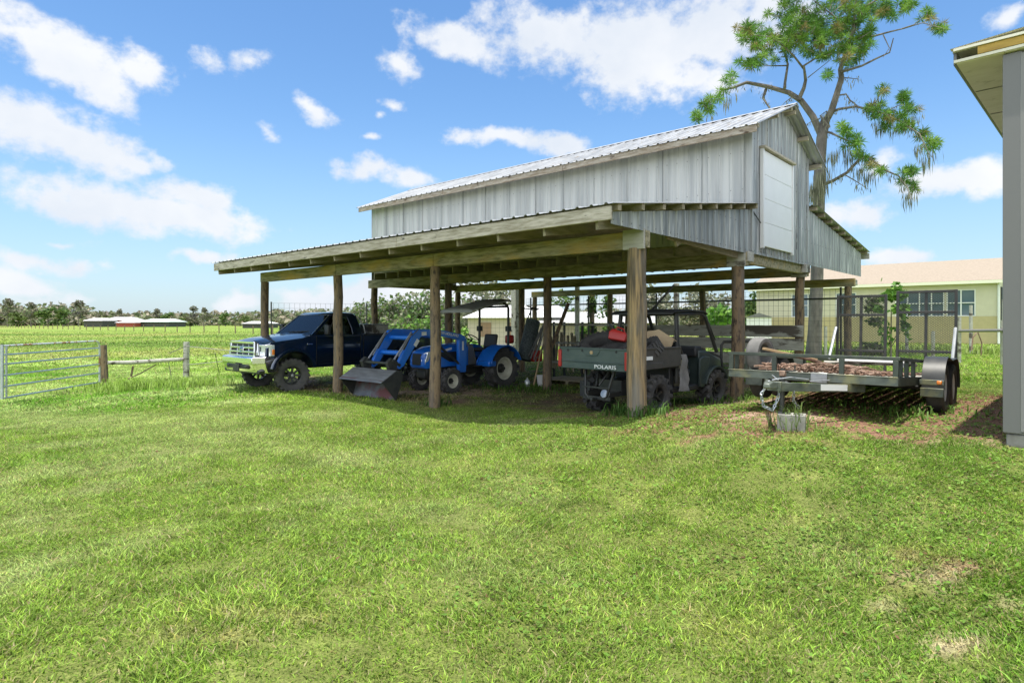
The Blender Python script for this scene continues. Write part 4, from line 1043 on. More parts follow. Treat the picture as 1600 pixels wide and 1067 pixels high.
# rear frame, hitch and axles
m = MB()
for sd in (-1, 1):
    m.tube([(sd * .32, -.72, .83), (sd * .24, -.82, .40), (sd * .16, -.80, .30)], .025, 8); m.tube([(sd * .12, -.6, .80), (sd * .03, -.78, .55)], .018, 6)
    m.tube([(sd * .20, 0, .36), (sd * .55, 0, .335)], .04, 8); m.tube([(sd * .20, UWB, .36), (sd * .55, UWB, .335)], .04, 8)
    m.tube([(sd * .25, -.2, .34), (sd * .50, -.12, .30)], .03, 8); m.tube([(sd * .42, -.02, .36), (sd * .34, -.05, .80)], .038, 10)
    m.bar((sd * .22, -.8, .40), (sd * .22, 2.2, .42), .05, .08)
m.bar((-.30, -.80, .34), (.30, -.80, .34), .05, .06); m.bar((-.30, -.82, .52), (.30, -.82, .52), .03, .03); m.box((0, -.2, .5), (.5, .5, .26)); m.tube([(0, -.82, .32), (0, -.95, .33)], .03, 8)
m.build('chassis', K['black_steel'], ut, bevel=.004)
m = MB(); m.lathe([(.001, .04), (.07, .035), (.085, -.02), (.05, -.05)], origin=(.18, -.80, .42), axis=(0, -1, .3), n=14); m.build('muffler_cap', K['steel'], ut)
for sd in (-1, 1):
    m = MB(); m.box((sd * .60, -.42, .42), (.24, .012, .28)); m.build('mud_flap', K['black_plastic'], ut)
# under body, floor, seat, front end
m = MB(); m.box((0, 1.05, .42), (1.25, 1.05, .10)); m.box((.0, .55, .62), (1.2, .14, .46)); m.build('floor_pan', K['black_plastic'], ut, bevel=.02)
m = MB(); m.box((0, .88, .72), (1.26, .46, .12)); m.box((0, .66, 1.02), (1.26, .12, .50), Matrix.Rotation(R(-8), 3, 'X')); m.build('bench_seat', K['black_plastic'], ut, bevel=.04, seg=3)
K['khaki'] = mat('khaki_cloth', (.32, .30, .20), .9)
m = MB(); m.loft([[(.28, .80, .42), (.58, .82, .42), (.58, 1.02, .42), (.28, 1.02, .42)], [(.32, .84, .95), (.55, .84, .95), (.55, .98, .95), (.32, .98, .95)]]); m.build('seat_flap', K['khaki'], ut, bevel=.03)
m = MB(); rings = []
for y, z0, z1, hw in ((1.42, .45, 1.14, .62), (1.62, .45, 1.15, .66), (1.85, .70, 1.06, .67), (2.2, .72, .96, .62), (2.42, .55, .85, .50), (2.48, .55, .75, .45)):
    rings.append([(-hw, y, z0), (hw, y, z0), (hw, y, z1 - .06), (hw * .8, y, z1), (-hw * .8, y, z1), (-hw, y, z1 - .06)])
m.loft(rings); fb = m.build('bonnet', K['dark_body'], ut, bevel=.02)
m = MB(); m.box((0, 1.46, 1.08), (1.18, .22, .20)); m.build('dashboard', K['black_plastic'], ut, bevel=.03)
for sd in (-1, 1):
    m = MB(); a = arc(UWB, .36, .40, 25, 165, 10); b = arc(UWB, .36, .44, 25, 165, 10)
    m.loft([[(sd * .46, p[0], p[1]), (sd * .74, p[0], p[1]), (sd * .74, q[0], q[1]), (sd * .46, q[0], q[1])] for p, q in zip(a, b)]); m.build('fender', K['dark_body'], ut, bevel=.01)
    m = MB(); m.prism([(1.36, .42), (1.52, .40), (1.62, .62), (1.72, .98), (1.50, 1.0), (1.36, .95)], sd * .62, sd * .68, 'x'); m.build('kick_panel', K['dark_body'], ut, bevel=.02)
# roll cage and roof
m = MB()
for sd in (-1, 1):
    m.tube([(sd * .66, .60, .55), (sd * .67, .62, 1.20), (sd * .62, .66, 1.80)], .040, 8)
    m.tube([(sd * .62, .66, 1.78), (sd * .62, 1.48, 1.80), (sd * .64, 1.60, 1.74), (sd * .66, 1.98, 1.06)], .036, 8)
    m.tube([(sd * .67, .62, 1.30), (sd * .67, .95, .80)], .022, 6); m.tube([(sd * .66, 1.70, 1.62), (sd * .70, 1.78, 1.40), (sd * .69, 1.88, 1.30)], .012, 6)
for y, z in ((.66, 1.78), (1.48, 1.80)): m.tube([(-.62, y, z), (.62, y, z)], .03, 8)
m.tube([(-.66, .62, 1.25), (.66, .62, 1.25)], .028, 8)
m.build('roll_cage', K['black_steel'], ut)
m = MB(); rings = []
for y, z in ((.44, 1.80), (.50, 1.84), (1.05, 1.865), (1.52, 1.845), (1.62, 1.80)):
    rings.append([(-.68, y, z - .035), (.68, y, z - .035), (.70, y, z - .01), (.60, y, z + .01), (.3, y, z + .02), (-.3, y, z + .02), (-.60, y, z + .01), (-.70, y, z - .01)])
m.loft(rings); m.build('canopy', K['black_plastic'], ut, bevel=.012)
m = MB(); m.tube([Vector((-.32, 1.32, 1.15)) + Matrix.Rotation(R(-50), 3, 'X') @ Vector((.17 * math.cos(2 * PI * k / 18), .17 * math.sin(2 * PI * k / 18), 0)) for k in range(19)], .014, 6, cap=False); m.tube([(-.32, 1.32, 1.15), (-.32, 1.48, 1.05)], .02, 6); m.build('steering_wheel', K['black_plastic'], ut)
m = MB()
for sd in (-1, 1): m.tube([(sd * .40, 2.45, .45), (sd * .42, 2.66, .60), (sd * .40, 2.62, .92), (sd * .2, 2.58, 1.0)], .025, 8)
m.tube([(-.2, 2.58, 1.0), (.2, 2.58, 1.0)], .025, 8); m.tube([(-.42, 2.66, .62), (.42, 2.66, .62)], .022, 8); m.build('front_guard', K['black_steel'], ut)
m = MB(); rings = []
for k in range(7):
    f = k / 6; rings.append([(.69 + .02 * math.sin(k * 1.7), .70 - .05 * f + .02 * math.sin(k), 1.06 - .66 * f), (.72 + .03 * math.sin(k * 1.3), .80 + .03 * f, 1.06 - .66 * f), (.70 + .02 * math.sin(k * 2.1), .88 + .09 * f, 1.04 - .66 * f), (.685, .80, 1.05 - .66 * f)])
m.loft(rings); tag(m.build('grey_cloth', mat('grey_cloth', (.24, .235, .23), .95, col2=(.16, .16, .16), scale=6), None, loc=uo, rot=(0, 0, UA)), 'grey rag hanging from the roll cage of the utility vehicle', 'cloth')

# things in its cargo bed
def loose_tyre(name, label, loc, r, w, rimr, rot, group, lugs=22, rub=None, lug_h=.02):
    m = tyre_mesh(r, w, rimr, lugs, lug_h, .045, False, 32)
    o = m.build(name, rub or K['rubber'], None, loc=loc, rot=rot); return tag(o, label, 'tyre', group)
loose_tyre('tyre_casing', 'large knobbly tyre lying tilted at the rear left of the green cargo bed', uloc(-.40, -.22, 1.20), .36, .24, .20, (R(0), R(62), UA + R(100)), 'loose tyres in the cargo bed', lugs=24)
loose_tyre('tyre_casing', 'knobbly tyre below the red fuel can against the tailgate', uloc(.14, -.42, 1.12), .29, .24, .16, (R(0), R(70), UA + R(80)), 'loose tyres in the cargo bed', lugs=24)
loose_tyre('tyre_casing', 'knobbly tyre half hidden behind the pale corner post beside the cardboard', uloc(.48, -.05, 1.14), .28, .22, .16, (R(0), R(55), UA + R(60)), 'loose tyres in the cargo bed', lugs=24)
fc = thing('fuel_can', 'red plastic fuel can lying on tyres in the cargo bed', 'fuel can', uloc(.10, -.34, 1.38), UA + R(25), rx=R(-12), ry=R(10)); fc.scale = (.8, .8, .78)
m = MB(); m.loft([[(-.19, -.13, -.10), (.19, -.13, -.10), (.19, .13, -.10), (-.19, .13, -.10)], [(-.20, -.14, .06), (.20, -.14, .06), (.20, .14, .06), (-.20, .14, .06)], [(-.14, -.11, .15), (.16, -.11, .11), (.16, .11, .11), (-.14, .11, .15)]]); m.build('can', K['red'], fc, bevel=.025, seg=3)
m = MB(); m.tube([(-.12, 0, .14), (-.22, 0, .22), (-.32, 0, .30)], [.03, .022, .012], 8); m.build('spout', K['black_plastic'], fc)
m = MB(); m.tube([(-.10, 0, .15), (-.06, 0, .21), (.08, 0, .19), (.12, 0, .12)], .016, 6); m.build('handle', K['red'], fc)
m = MB(); a = [(.10, .42), (.72, .42), (.72, .30), (.66, .12)]
m.loft([[(-.02, .25, 1.20), (.66, .40, 1.18), (.70, .44, 1.34), (.42, .40, 1.50), (.0, .30, 1.44)], [(-.02, .28, 1.20), (.66, .44, 1.18), (.70, .48, 1.34), (.42, .44, 1.50), (.0, .34, 1.44)]])
m.loft([[(.42, .40, 1.50), (.70, .44, 1.34), (.66, .66, 1.26), (.40, .62, 1.42)], [(.42, .40, 1.515), (.70, .44, 1.355), (.66, .66, 1.275), (.40, .62, 1.435)]])
m.loft([[(-.3, .1, 1.2), (.2, .2, 1.2), (.15, .25, 1.42), (-.25, .2, 1.40)], [(-.3, .12, 1.2), (.2, .22, 1.2), (.15, .27, 1.42), (-.25, .22, 1.40)]])
tag(m.build('cardboard', mat('cardboard', (.52, .40, .25), .9, col2=(.44, .33, .2), scale=5), None, loc=uo, rot=(0, 0, UA)), 'torn folded brown cardboard standing in the cargo bed', 'cardboard')
tag(MB().tube([uloc(-.5, .5, 1.2), uloc(.12, 1.35, 2.35)], .022, 6).build('black_rod', K['black_steel']), 'black rod leaning up behind the utility vehicle canopy', 'rod')

# ------------------------------------------------------------------ flatbed trailer (local y towards its rear)
TC = Vector((3.917, 8.2, .914)); TA = ANG; TT = -.064
trl = thing('utility_trailer', 'black tandem axle flatbed trailer with two raised mesh ramps', 'trailer', TC, TA, rx=TT)
TM = Matrix.Translation(TC) @ Euler((TT, 0, TA)).to_matrix().to_4x4()
def tl(x, y, z): return TM @ Vector((x, y, z))
HW = 1.05; LEN = 5.46
K['rail'] = mat('scuffed_black_rail', (.035, .045, .038), .5, .2, col2=(.06, .075, .055), scale=5, stretch=(2, 2, 1), col3=(.22, .22, .13), scale3=4, lo3=.6, hi3=.75)
K['rail_worn'] = mat('scuffed_front_rail', (.07, .085, .07), .45, .3, col2=(.16, .18, .15), scale=3.5, stretch=(1.2, 1, 2), col3=(.26, .25, .13), scale3=3, lo3=.52, hi3=.68)
m = MB(); m.box((0, 0, .055), (2 * HW, .06, .11)); m.box((0, -.032, .108), (2 * HW, .05, .008)); m.build('front_beam', K['rail_worn'], trl, bevel=.006)
m = MB()
for sd in (-1, 1): m.box((sd * (HW - .03), LEN / 2 + .032, .055), (.06, LEN - .064, .11))
m.box((0, LEN, .055), (2 * HW, .06, .11))
for k in range(1, 8): m.box((0, LEN * k / 8, .035), (2 * HW - .125, .05, .06))
m.build('frame', K['rail'], trl, bevel=.004)
m = MB(); m.box((0, 0, .335), (2 * HW + .04, .055, .045))
for sd in (-1, 1): m.box((sd * (HW - .02), LEN / 2 + .029, .335), (.055, LEN - .06, .045))
m.build('top_rail', K['rail'], trl, bevel=.005)
for x in (-HW + .03, -.42, .42, HW - .03):
    m = MB(); m.box((x, -.005, .212), (.06, .045, .20)); m.build('stake', K['rail'], trl, bevel=.004)
for sd in (-1, 1):
    for k, y in enumerate((.22, .62, 1.1, 3.4, 4.2, 5.0)):
        m = MB(); m.box((sd * (HW - .02), y, .212), (.045, .06, .20)); m.build('stake', K['rail'], trl, bevel=.004)
m = MB()
for i in range(10): m.box((-.86 + i * .192, LEN / 2, .085), (.184, LEN - .1, .038))
m.build('deck', K['grey_wood'], trl)
# tongue
m = MB()
for sd in (-1, 1): m.bar((sd * .62, .25, -.055), (sd * .05, -1.22, -.055), .05, .10)
m.box((0, -1.15, -.05), (.16, .20, .11)); m.build('tongue', K['rail_worn'], trl, bevel=.004)
m = MB(); m.loft([[(-.04, -1.20, -.07), (.04, -1.20, -.07), (.04, -1.20, .0), (-.04, -1.20, .0)], [(-.06, -1.42, -.08), (.06, -1.42, -.08), (.05, -1.42, .01), (-.05, -1.42, .01)], [(-.04, -1.50, -.07), (.04, -1.50, -.07), (.03, -1.50, -.02), (-.03, -1.50, -.02)]]); m.build('coupler', K['rail_worn'], trl, bevel=.012)
m = MB(); m.tube([(.0, -.95, .16), (.0, -.95, -.36)], .028, 10); m.box((0, -.95, -.37), (.12, .12, .015)); m.tube([(0, -.95, .12), (.14, -.95, .14), (.14, -.95, .20)], .01, 6); jk = m.build('jack', K['black_steel'], trl)
m = MB(); m.box((0, -.95, .10), (.07, .07, .07)); m.build('jack_cap', K['copper'], jk, bevel=.01)
m = MB(); m.tube([(-.04, -1.2, .02), (.10, -1.0, .06), (.22, -.7, .04), (.15, -.4, .01), (.3, -.1, .03)], .008, 5); m.tube([(0, -1.1, .02), (-.14, -.9, .07), (-.22, -.6, .02), (-.1, -.3, .04)], .007, 5); m.build('cable', K['galv'], trl)
def chain(mb, pts, r=.007, ll=.05):
    P = [Vector(p) for p in pts]
    for i in range(len(P) - 1):
        d = P[i + 1] - P[i]; n = max(1, int(d.length / (ll * .7)))
        for k in range(n):
            c = P[i] + d * ((k + .5) / n); u = d.normalized(); s = u.orthogonal().normalized()
            if (k + i) % 2: s = u.cross(s)
            mb.tube([c + u * math.cos(a) * ll * .55 + s * math.sin(a) * ll * .3 for a in [2 * PI * q / 8 for q in range(9)]], r, 5, cap=False)
m = MB(); chain(m, [(-.07, -1.2, .0), (-.15, -1.24, -.16), (-.13, -1.2, -.30), (-.04, -1.15, -.34), (.0, -1.1, -.2), (.0, -1.05, -.08)]); m.build('safety_chain', K['galv'], trl); m = MB(); chain(m, [(.07, -1.05, .0), (.15, -1.0, -.10), (.14, -.98, -.22), (.18, -.9, -.30)])
m.build('safety_chain', K['steel'], trl)
m = MB(); m.box((.16, -.036, .055), (.20, .03, .13)); m.build('grey_plate', K['steel'], trl, bevel=.004)
m = MB(); m.bar((.48, -.10, -.052), (.30, -.565, -.052), .006, .075); m.build('data_plate', K['white'], trl, mtx=Matrix.Translation((.033, -.012, 0)))
# wheels and fenders
for sd in (-1, 1):
    for y in (1.80, 2.66):
        wh = wheel(trl, (sd * (HW + .17), y, -.02), .345, .21, .20, K['white'], sd, lugs=0, spokes=0, dish=.3, hub_mat=K['steel'], rubber=K['rubber'])
    m = MB(); pr = arc(1.80, .0, .40, 185, 80, 8) + [(2.2, .36)] + arc(2.66, .0, .40, 100, -5, 8); pr2 = arc(1.80, .0, .412, 185, 80, 8) + [(2.2, .372)] + arc(2.66, .0, .412, 100, -5, 8)
    m.loft([[(sd * (HW + .03), *p), (sd * (HW + .30), *p), (sd * (HW + .30), *q), (sd * (HW + .03), *q)] for p, q in zip(pr, pr2)])
    fd = m.build('fender', K['rail'] if sd < 0 else K['black_steel'], trl, bevel=.004)
    m = MB(); m.bar((sd * (HW + .02), 1.33, .05), (sd * (HW + .30), 1.33, .05), .04, .07); m.bar((sd * (HW + .02), 1.40, -.09), (sd * (HW + .29), 1.40, -.09), .06, .12); m.build('fender_bracket', K['rail_worn'], fd, bevel=.005)
    m = MB(); m.box((sd * (HW + .25), 1.30, .05), (.06, .03, .05)); m.build('marker_light', K['amber'], fd, bevel=.01)
m = MB()
for y in (1.80, 2.66): m.tube([(-HW - .1, y, -.03), (HW + .1, y, -.03)], .04, 8)
m.build('axle', K['black_steel'], trl)
m = MB(); m.box((.10, 1.34, .26), (.05, .01, .01)); 
# raised mesh ramps at the rear with their struts
def ramp(x0, x1, z0, z1):
    m = MB(); y = LEN + .07
    for x in (x0, (x0 + x1) / 2, x1): m.box((x, y, (z0 + z1) / 2), (.05, .04, z1 - z0))
    for z in (z0 + .03, z0 + (z1 - z0) * .28, z0 + (z1 - z0) * .74, z1 - .03): m.box((((x0 + x1) / 2), y - .022, z), (x1 - x0 - .05, .03, .05))
    rp = m.build('ramp', K['black_steel'], trl, bevel=.003)
    g = MB(); p = .055; nxx = int((x1 - x0) / p); nz = int((z1 - z0) / .034)
    W = x1 - x0 - .03; H = z1 - z0 - .03
    def seg(xa, za, xb, zb): g.bar((xa, y + .01, za), (xb, y + .01, zb), .0075, .005, up=(0, 1, 0))
    for s in (1, -1):
        k = -H / .62
        while k < W:
            # line x = x0+k + .62^-1 * (z-z0)
            xa, za = k, 0.0; xb, zb = k + H / .62, H
            if xa < 0: za = -xa * .62; xa = 0
            if xb > W: zb -= (xb - W) * .62; xb = W
            if xb > xa: 
                if s > 0: seg(x0 + .015 + xa, z0 + .015 + za, x0 + .015 + xb, z0 + .015 + zb)
                else: seg(x1 - .015 - xa, z0 + .015 + za, x1 - .015 - xb, z0 + .015 + zb)
            k += p
    g.build('mesh', K['black_steel'], rp)
ramp(-HW + .04, -.13, .10, 1.70); ramp(.08, HW - .02, .10, 1.76)
for x0 in (-HW + .02, HW - .02):
    m = MB(); m.tube([(x0, LEN + .02, 1.02), (x0 + .01, LEN - .52, .34)], .03, 8); m.build('strut', K['galv'], trl)
# load: tyre, scrap, planks
sp = loose_tyre('spare_tyre', 'worn grey car tyre standing upright in the front corner of the trailer', tl(-.80, .50, .345), .245, .20, .15, (0, 0, R(-52)), None, lugs=0, rub=K['rubber_grey'])
m = MB()
srnd = random.Random(5)
for k in range(620):
    x = srnd.uniform(-.72, .93); y = .10 + abs(srnd.gauss(0, .9)); 
    if y > 3.4: continue
    z = .10 + .11 * srnd.random() * (1 - .3 * abs(x)) * (.4 + .6 * (x < .45)); a = srnd.uniform(0, 2 * PI); l = srnd.uniform(.06, .22); tz = srnd.uniform(-.25, .25)
    d = Vector((math.cos(a), math.sin(a), tz)) * l / 2; c = Vector((x, y, z + .02)); bend = Vector((srnd.uniform(-.03, .03), srnd.uniform(-.03, .03), .01))
    m.tube([TM @ (c - d), TM @ (c + bend), TM @ (c + d)], srnd.uniform(.007, .014), 5)
tag(m.build('scrap_wood', K['copper']), 'heap of short brown sticks and scrap spread over the trailer deck', 'scrap', kind='stuff')
tag(MB().bar(tl(-.66, .25, .42), tl(-.10, .75, .29), .10, .035).build('loose_plank', K['wood_tan'], bevel=.004), 'tan plank propped on the spare tyre in the trailer', 'plank')
tag(MB().bar(tl(-.28, .35, .34), tl(.12, 1.0, .20), .12, .03).build('loose_plank', K['copper'], bevel=.004), 'reddish plank lying across the scrap heap in the trailer', 'plank')
tag(MB().bar(tl(-.30, 1.9, .27), tl(.9, 2.2, .28), .26, .03).build('loose_plank', K['grey_wood'], bevel=.004), 'grey board lying flat in the middle of the trailer', 'plank')
ct = thing('folded_table', 'white folding table lying on scrap in the trailer', 'table', tl(.40, 2.0, .31), TA, rx=TT)
m = MB(); m.box((0, 0, 0), (.95, .50, .035)); m.build('table_top', K['white'], ct, bevel=.008)
m = MB()
for x in (-.4, .4): m.tube([(x, -.22, -.02), (x, .22, -.02)], .014, 6); m.tube([(x, -.22, -.02), (x, -.24, -.07)], .014, 6)
m.build('leg', K['galv'], ct)
# concrete block under the tongue
bx_, by_ = gp(1237, 671)
cb = thing('concrete_block', 'hollow concrete block with weeds on the grass in front of the trailer tongue', 'concrete block', (bx_, by_, G(bx_, by_) - .015), R(-28))
m = MB(); t = .032; L_, W_, H_ = .30, .20, .20
m.box((0, -W_ / 2 + t / 2, H_ / 2), (L_, t, H_)); m.box((0, W_ / 2 - t / 2, H_ / 2), (L_, t, H_))
for x in (-L_ / 2 + t / 2, 0, L_ / 2 - t / 2): m.box((x, 0, H_ / 2), (t, W_ - 2 * t, H_ - .004))
m.box((0, 0, .05), (L_ - .01, W_ - .01, .06)); m.build('block', K['concrete'], cb, bevel=.006)
weed_tuft('block_weeds', [(bx_ + .02, by_ + .02, 1)], 'small green weeds sprouting round the concrete block', 'weeds', h=.30, n=90, w=.005, col=(.13, .20, .05), spread=.10, seed=8)
# ------------------------------------------------------------------ grey metal building at the right edge
kx, ky = gp(1572, 697)
KG = G(kx, ky)
mbd = thing('metal_building', 'grey metal building with beige overhanging eave at the right edge', 'building', (kx, ky, 0), ANG - R(3.1))
zt = 4.52
def mb_prof(L_): return rib_profile(0, L_, .30, .02)
m = MB(); ribbed(m, mb_prof(7.0), lambda v, t, n: (v, -n, t), lambda v: KG + .14, lambda v: zt); m.build('front_wall', K['grey_wall'], mbd, ang=20)
m = MB(); ribbed(m, mb_prof(9.0), lambda v, t, n: (-n, v, t), lambda v: KG + .14, lambda v: zt); m.build('side_wall', K['grey_wall'], mbd, ang=20)
m = MB(); m.box((.055, -.012, (KG + .14 + zt) / 2), (.16, .05, zt - KG - .16)); m.build('corner_trim', K['grey_trim'], mbd, bevel=.004)
m = MB(); m.box((.145, -.030, (KG + .14 + zt) / 2), (.05, .022, zt - KG - .2)); m.build('corner_trim', K['grey_wall'], mbd, bevel=.004)
m = MB(); m.box((3.51, 4.51, KG - .2), (7.02, 9.02, .66)); m.build('footing', K['concrete'], mbd, bevel=.012)
OV = .42
rivets('rivets', [(.30 * k + .15, -.004, z) for k in range(1, 12) for z in (KG + .3, KG + 1.2, 2.6, 3.6)], (0, -1, 0), mbd, .010)
m = MB()
for k in range(1, 8): m.box((-OV / 2, -.07 + k * 1.15, zt - .002), (OV - .02, .012, .008))
m.build('soffit_seam', K['grey_trim'], mbd)
m = MB()
for i in range(8):
    y0 = -.07 + i * 1.15
    m.box((-OV / 2 - .003, y0 + .572, zt + .012), (OV - .006, 1.14, .02))
m.box((3.5, -.045, zt + .012), (7.0, .06, .02)); m.build('soffit', K['soffit'], mbd)
m = MB(); m.box((3.42, -.085, zt + .085), (7.3, .03, .085)); m.build('fascia_board', K['yellow_wood'], mbd, bevel=.004)
m = MB(); m.box((3.26, -.092, zt + .145), (7.4, .05, .028)); m.box((3.26, -.080, zt + .024), (7.4, .03, .03)); m.build('drip_edge', K['soffit'], mbd)
m = MB(); m.box((-OV - .015, 4.6, zt + .075), (.03, 9.3, .15)); m.build('fascia_board', K['grey_trim'], mbd, bevel=.004)
m = MB(); ribbed(m, rib_profile(-.11, 9.2, .3, .02), lambda v, t, n: (t, v, zt + .17 + .06 * (t + OV) + n), lambda v: -OV - .05, lambda v: 7.0); m.build('roof', K['soffit'], mbd, ang=20)
m = MB(); m.tube([(.42, -.05, 1.92), (.42, -.07, 1.80)], .014, 6); m.build('hook', K['black_steel'], mbd)

# ------------------------------------------------------------------ yellow house beyond
hc = Vector((26.8, 34.0, 0))
hs = thing('yellow_house', 'long pale yellow house with tan shingle roof behind the trailer', 'house', hc, ANG)
# local x: -D1 (right, near); the long front wall runs along -x from the corner at 0
HL = 13.2; ez = 3.86
def hpt(x, y, z): return (x, y, z)
WINS = [(-2.35, -1.0), (-4.9, -2.45), (-8.2, -7.0), (-10.9, -9.3)]
zs0, zs1 = 2.02, 3.55
m = MB(); cuts = [0]
for a, b in WINS: cuts += [b, a]
cuts.append(-HL)
for i in range(0, len(cuts), 2):
    m.box(((cuts[i] + cuts[i + 1]) / 2, .1, (zs0 + ez) / 2), (abs(cuts[i] - cuts[i + 1]), .2, ez - zs0))
for a, b in WINS: m.box(((a + b) / 2, .1, (zs1 + ez) / 2), (b - a, .2, ez - zs1))
m.build('upper_wall', K['house_yellow'], hs)
m = MB(); m.box((-HL / 2, .1, .9), (HL, .22, zs0 * 2 - 1.8 if False else 2.23)); m.build('lower_wall', K['house_tan'], hs)
m = MB(); m.prism([(.2, 0), (9, 0), (9, ez), (4.6, ez + 1.45), (.2, ez)], -.2, 0, 'x'); m.build('gable_wall', K['house_yellow'], hs)
m = MB(); m.prism([(.2, 0), (9, 0), (9, ez), (4.6, ez + 1.45), (.2, ez)], -HL, -HL + .2, 'x'); m.build('gable_wall', K['house_yellow'], hs)
for a, b in WINS:
    m = MB(); n = max(2, round((b - a) / .55)); wd = (b - a)
    for k in range(n + 1): m.box((a + .03 + (wd - .06) * k / n, .06, (zs0 + zs1) / 2), (.06, .08, zs1 - zs0))
    for z in (zs0 + .03, (zs0 + zs1) / 2, zs1 - .03): m.box(((a + b) / 2, .055, z), (wd, .06, .05))
    wn = m.build('window', K['white'], hs)
    m = MB(); m.box(((a + b) / 2, .12, (zs0 + zs1) / 2), (wd, .02, zs1 - zs0)); m.build('pane', mat('window_glass', (.10, .15, .18), .08, 0, spec=.8), wn)
K['house_white'] = mat('house_trim', (.78, .77, .60), .6)
rz = ez + 1.62
m = MB(); m.loft([[(x, -.35, ez + .05), (x, 4.6, rz), (x, 9.5, ez + .05), (x, 9.5, ez + .16), (x, 4.6, rz + .12), (x, -.35, ez + .16)] for x in (-HL - .5, .45)]); m.build('roof', K['shingle'], hs)
m = MB(); m.box((-HL / 2, -.37, ez + .06), (HL + .9, .05, .17)); m.build('eave_board', K['house_white'], hs)
m = MB(); m.tube([(.02, -.06, ez), (.02, -.06, .5)], .06, 8); m.build('downpipe', K['white'], hs)
m = MB(); m.box((.03, 2.2, 2.6), (.06, 1.2, 2.2)); m.build('side_opening', K['black_plastic'], hs)

# ------------------------------------------------------------------ wire mesh fence behind the barn
def mesh_panel(fn, length, z0, z1, px_, pz, wire=.006):
    m = MB(); n = int(length / px_)
    for k in range(n + 1):
        a = fn(min(k * px_, length)); m.bar((a.x, a.y, z0), (a.x, a.y, z1), wire, wire)
    nz = int((z1 - z0) / pz)
    seg_ = 6
    for k in range(nz + 1):
        z = z0 + (z1 - z0) * k / nz
        for s in range(seg_):
            a = fn(length * s / seg_); b = fn(length * (s + 1) / seg_); m.bar((a.x, a.y, z), (b.x, b.y, z), wire, wire)
    return m
K['wire'] = mat('fence_wire', (.12, .12, .12), .5, .6)
A = barn(-13.6, 13.4); B = barn(-.35, 13.4)
fw = thing('wire_fence', 'tall wire mesh fence with pipe rail behind the barn', 'fence', (0, 0, 0))
Lf = (B - A).length
m = mesh_panel(lambda s: A + (B - A) * (s / Lf), Lf, .2, 2.75, .16, .16, .007); m.build('wire_mesh', K['wire'], fw)
m = MB(); m.tube([A + Vector((0, 0, 2.45)), B + Vector((0, 0, 2.45))], .028, 8); m.tube([A + Vector((0, 0, .45)), B + Vector((0, 0, .45))], .02, 6); m.build('rail', K['black_steel'], fw)
for t in (0.02, .26, .50, .74, .99):
    p = A + (B - A) * t; m = MB(); m.tube([(p.x, p.y, 0), (p.x, p.y, 2.8)], .035, 8); m.build('fence_post', K['black_steel'], fw)
A2 = barn(-13.9, 13.3); B2 = Vector((-9.6, 24.6, 0)); L2 = (B2 - A2).length
fw2 = thing('wire_fence', 'tall wire mesh fence behind the blue pickup', 'fence', (0, 0, 0))
m = mesh_panel(lambda s: A2 + (B2 - A2) * (s / L2), L2, 0, 2.45, .2, .2, .007); m.build('wire_mesh', K['wire'], fw2)
for t in (.3, .65, 1.0):
    p = A2 + (B2 - A2) * t; m = MB(); m.tube([(p.x, p.y, -.2), (p.x, p.y, 2.5)], .03, 8); m.build('fence_post', K['black_steel'], fw2)
# squared pale timber posts beyond
for (px_, wd, dep, lab) in ((902, .15, 26, 'squared pale timber post in the wire fence left of the vine covered post'), (1057, .17, 24, 'squared pale timber post in the wire fence behind the utility vehicle canopy'), (805, .26, 27, 'thick pale timber post beyond the tractor canopy')):
    p = px_at(px_, 503, dep); m = MB(); m.box((p.x, p.y, 1.5), (wd, wd, 3.4), Matrix.Rotation(ANG, 3, 'Z'))
    tag(m.build('timber_post', K['grey_wood'], bevel=.01), lab, 'post', 'timber posts behind the barn')

# ------------------------------------------------------------------ leaf clouds for trees and bushes
K['leaves'] = mat('leaves', (.1, .15, .05), .6, attr='Col', backlight=.30, spec=.2)
def leaf_mesh(name, blobs, n, size, cols, seed, flat=.6, droop=0.0, elong=1.6):
    """blobs: (x, y, z, rx, ry, rz); leaf-sized quads through the volume, thinner near the edge"""
    r = np.random.default_rng(seed); bl = np.array(blobs, float)
    wt_ = bl[:, 3] * bl[:, 4] * bl[:, 5]; wt_ = wt_ / wt_.sum()
    k = r.choice(len(bl), n, p=wt_)
    d = r.normal(size=(n, 3)); d /= np.linalg.norm(d, axis=1)[:, None]
    rad = r.random(n) ** .42
    c = bl[k, :3] + d * rad[:, None] * bl[k, 3:]
    nz = fbm(c[:, 0] * 1.3 / max(size * 6, .2) + c[:, 2] * .7, c[:, 1] * 1.3 / max(size * 6, .2) + c[:, 2] * 1.9 / max(size * 6, .2), seed, 3)
    kp = nz > .40; c = c[kp]; m = len(c); nz = nz[kp]
    a = r.normal(size=(m, 3)); a[:, 2] *= flat; a[:, 2] -= droop; a /= np.linalg.norm(a, axis=1)[:, None]
    b = np.cross(a, r.normal(size=(m, 3))); b /= np.linalg.norm(b, axis=1)[:, None]
    s = size * (.6 + r.random(m) * .8)
    a = a * (s * elong / 2)[:, None]; b = b * (s / 2)[:, None]
    V = np.stack([c - a, c - a * .1 + b, c + a, c - a * .1 - b], 1).reshape(-1, 3)
    F = np.arange(m * 4).reshape(-1, 4)
    cols = np.array(cols); ci = r.integers(0, len(cols), m)
    cl = cols[ci] * (.7 + .6 * r.random((m, 1)))
    me = np_mesh(name, V, F, np.repeat(cl, 4, 0), K['leaves']); return me
GREENS = [(.085, .15, .04), (.12, .19, .05), (.07, .13, .04), (.15, .21, .06)]
GREY = [(.17, .19, .12), (.24, .245, .175), (.14, .16, .10), (.20, .19, .14)]
BRIGHT = [(.13, .27, .04), (.18, .33, .06), (.09, .20, .04)]
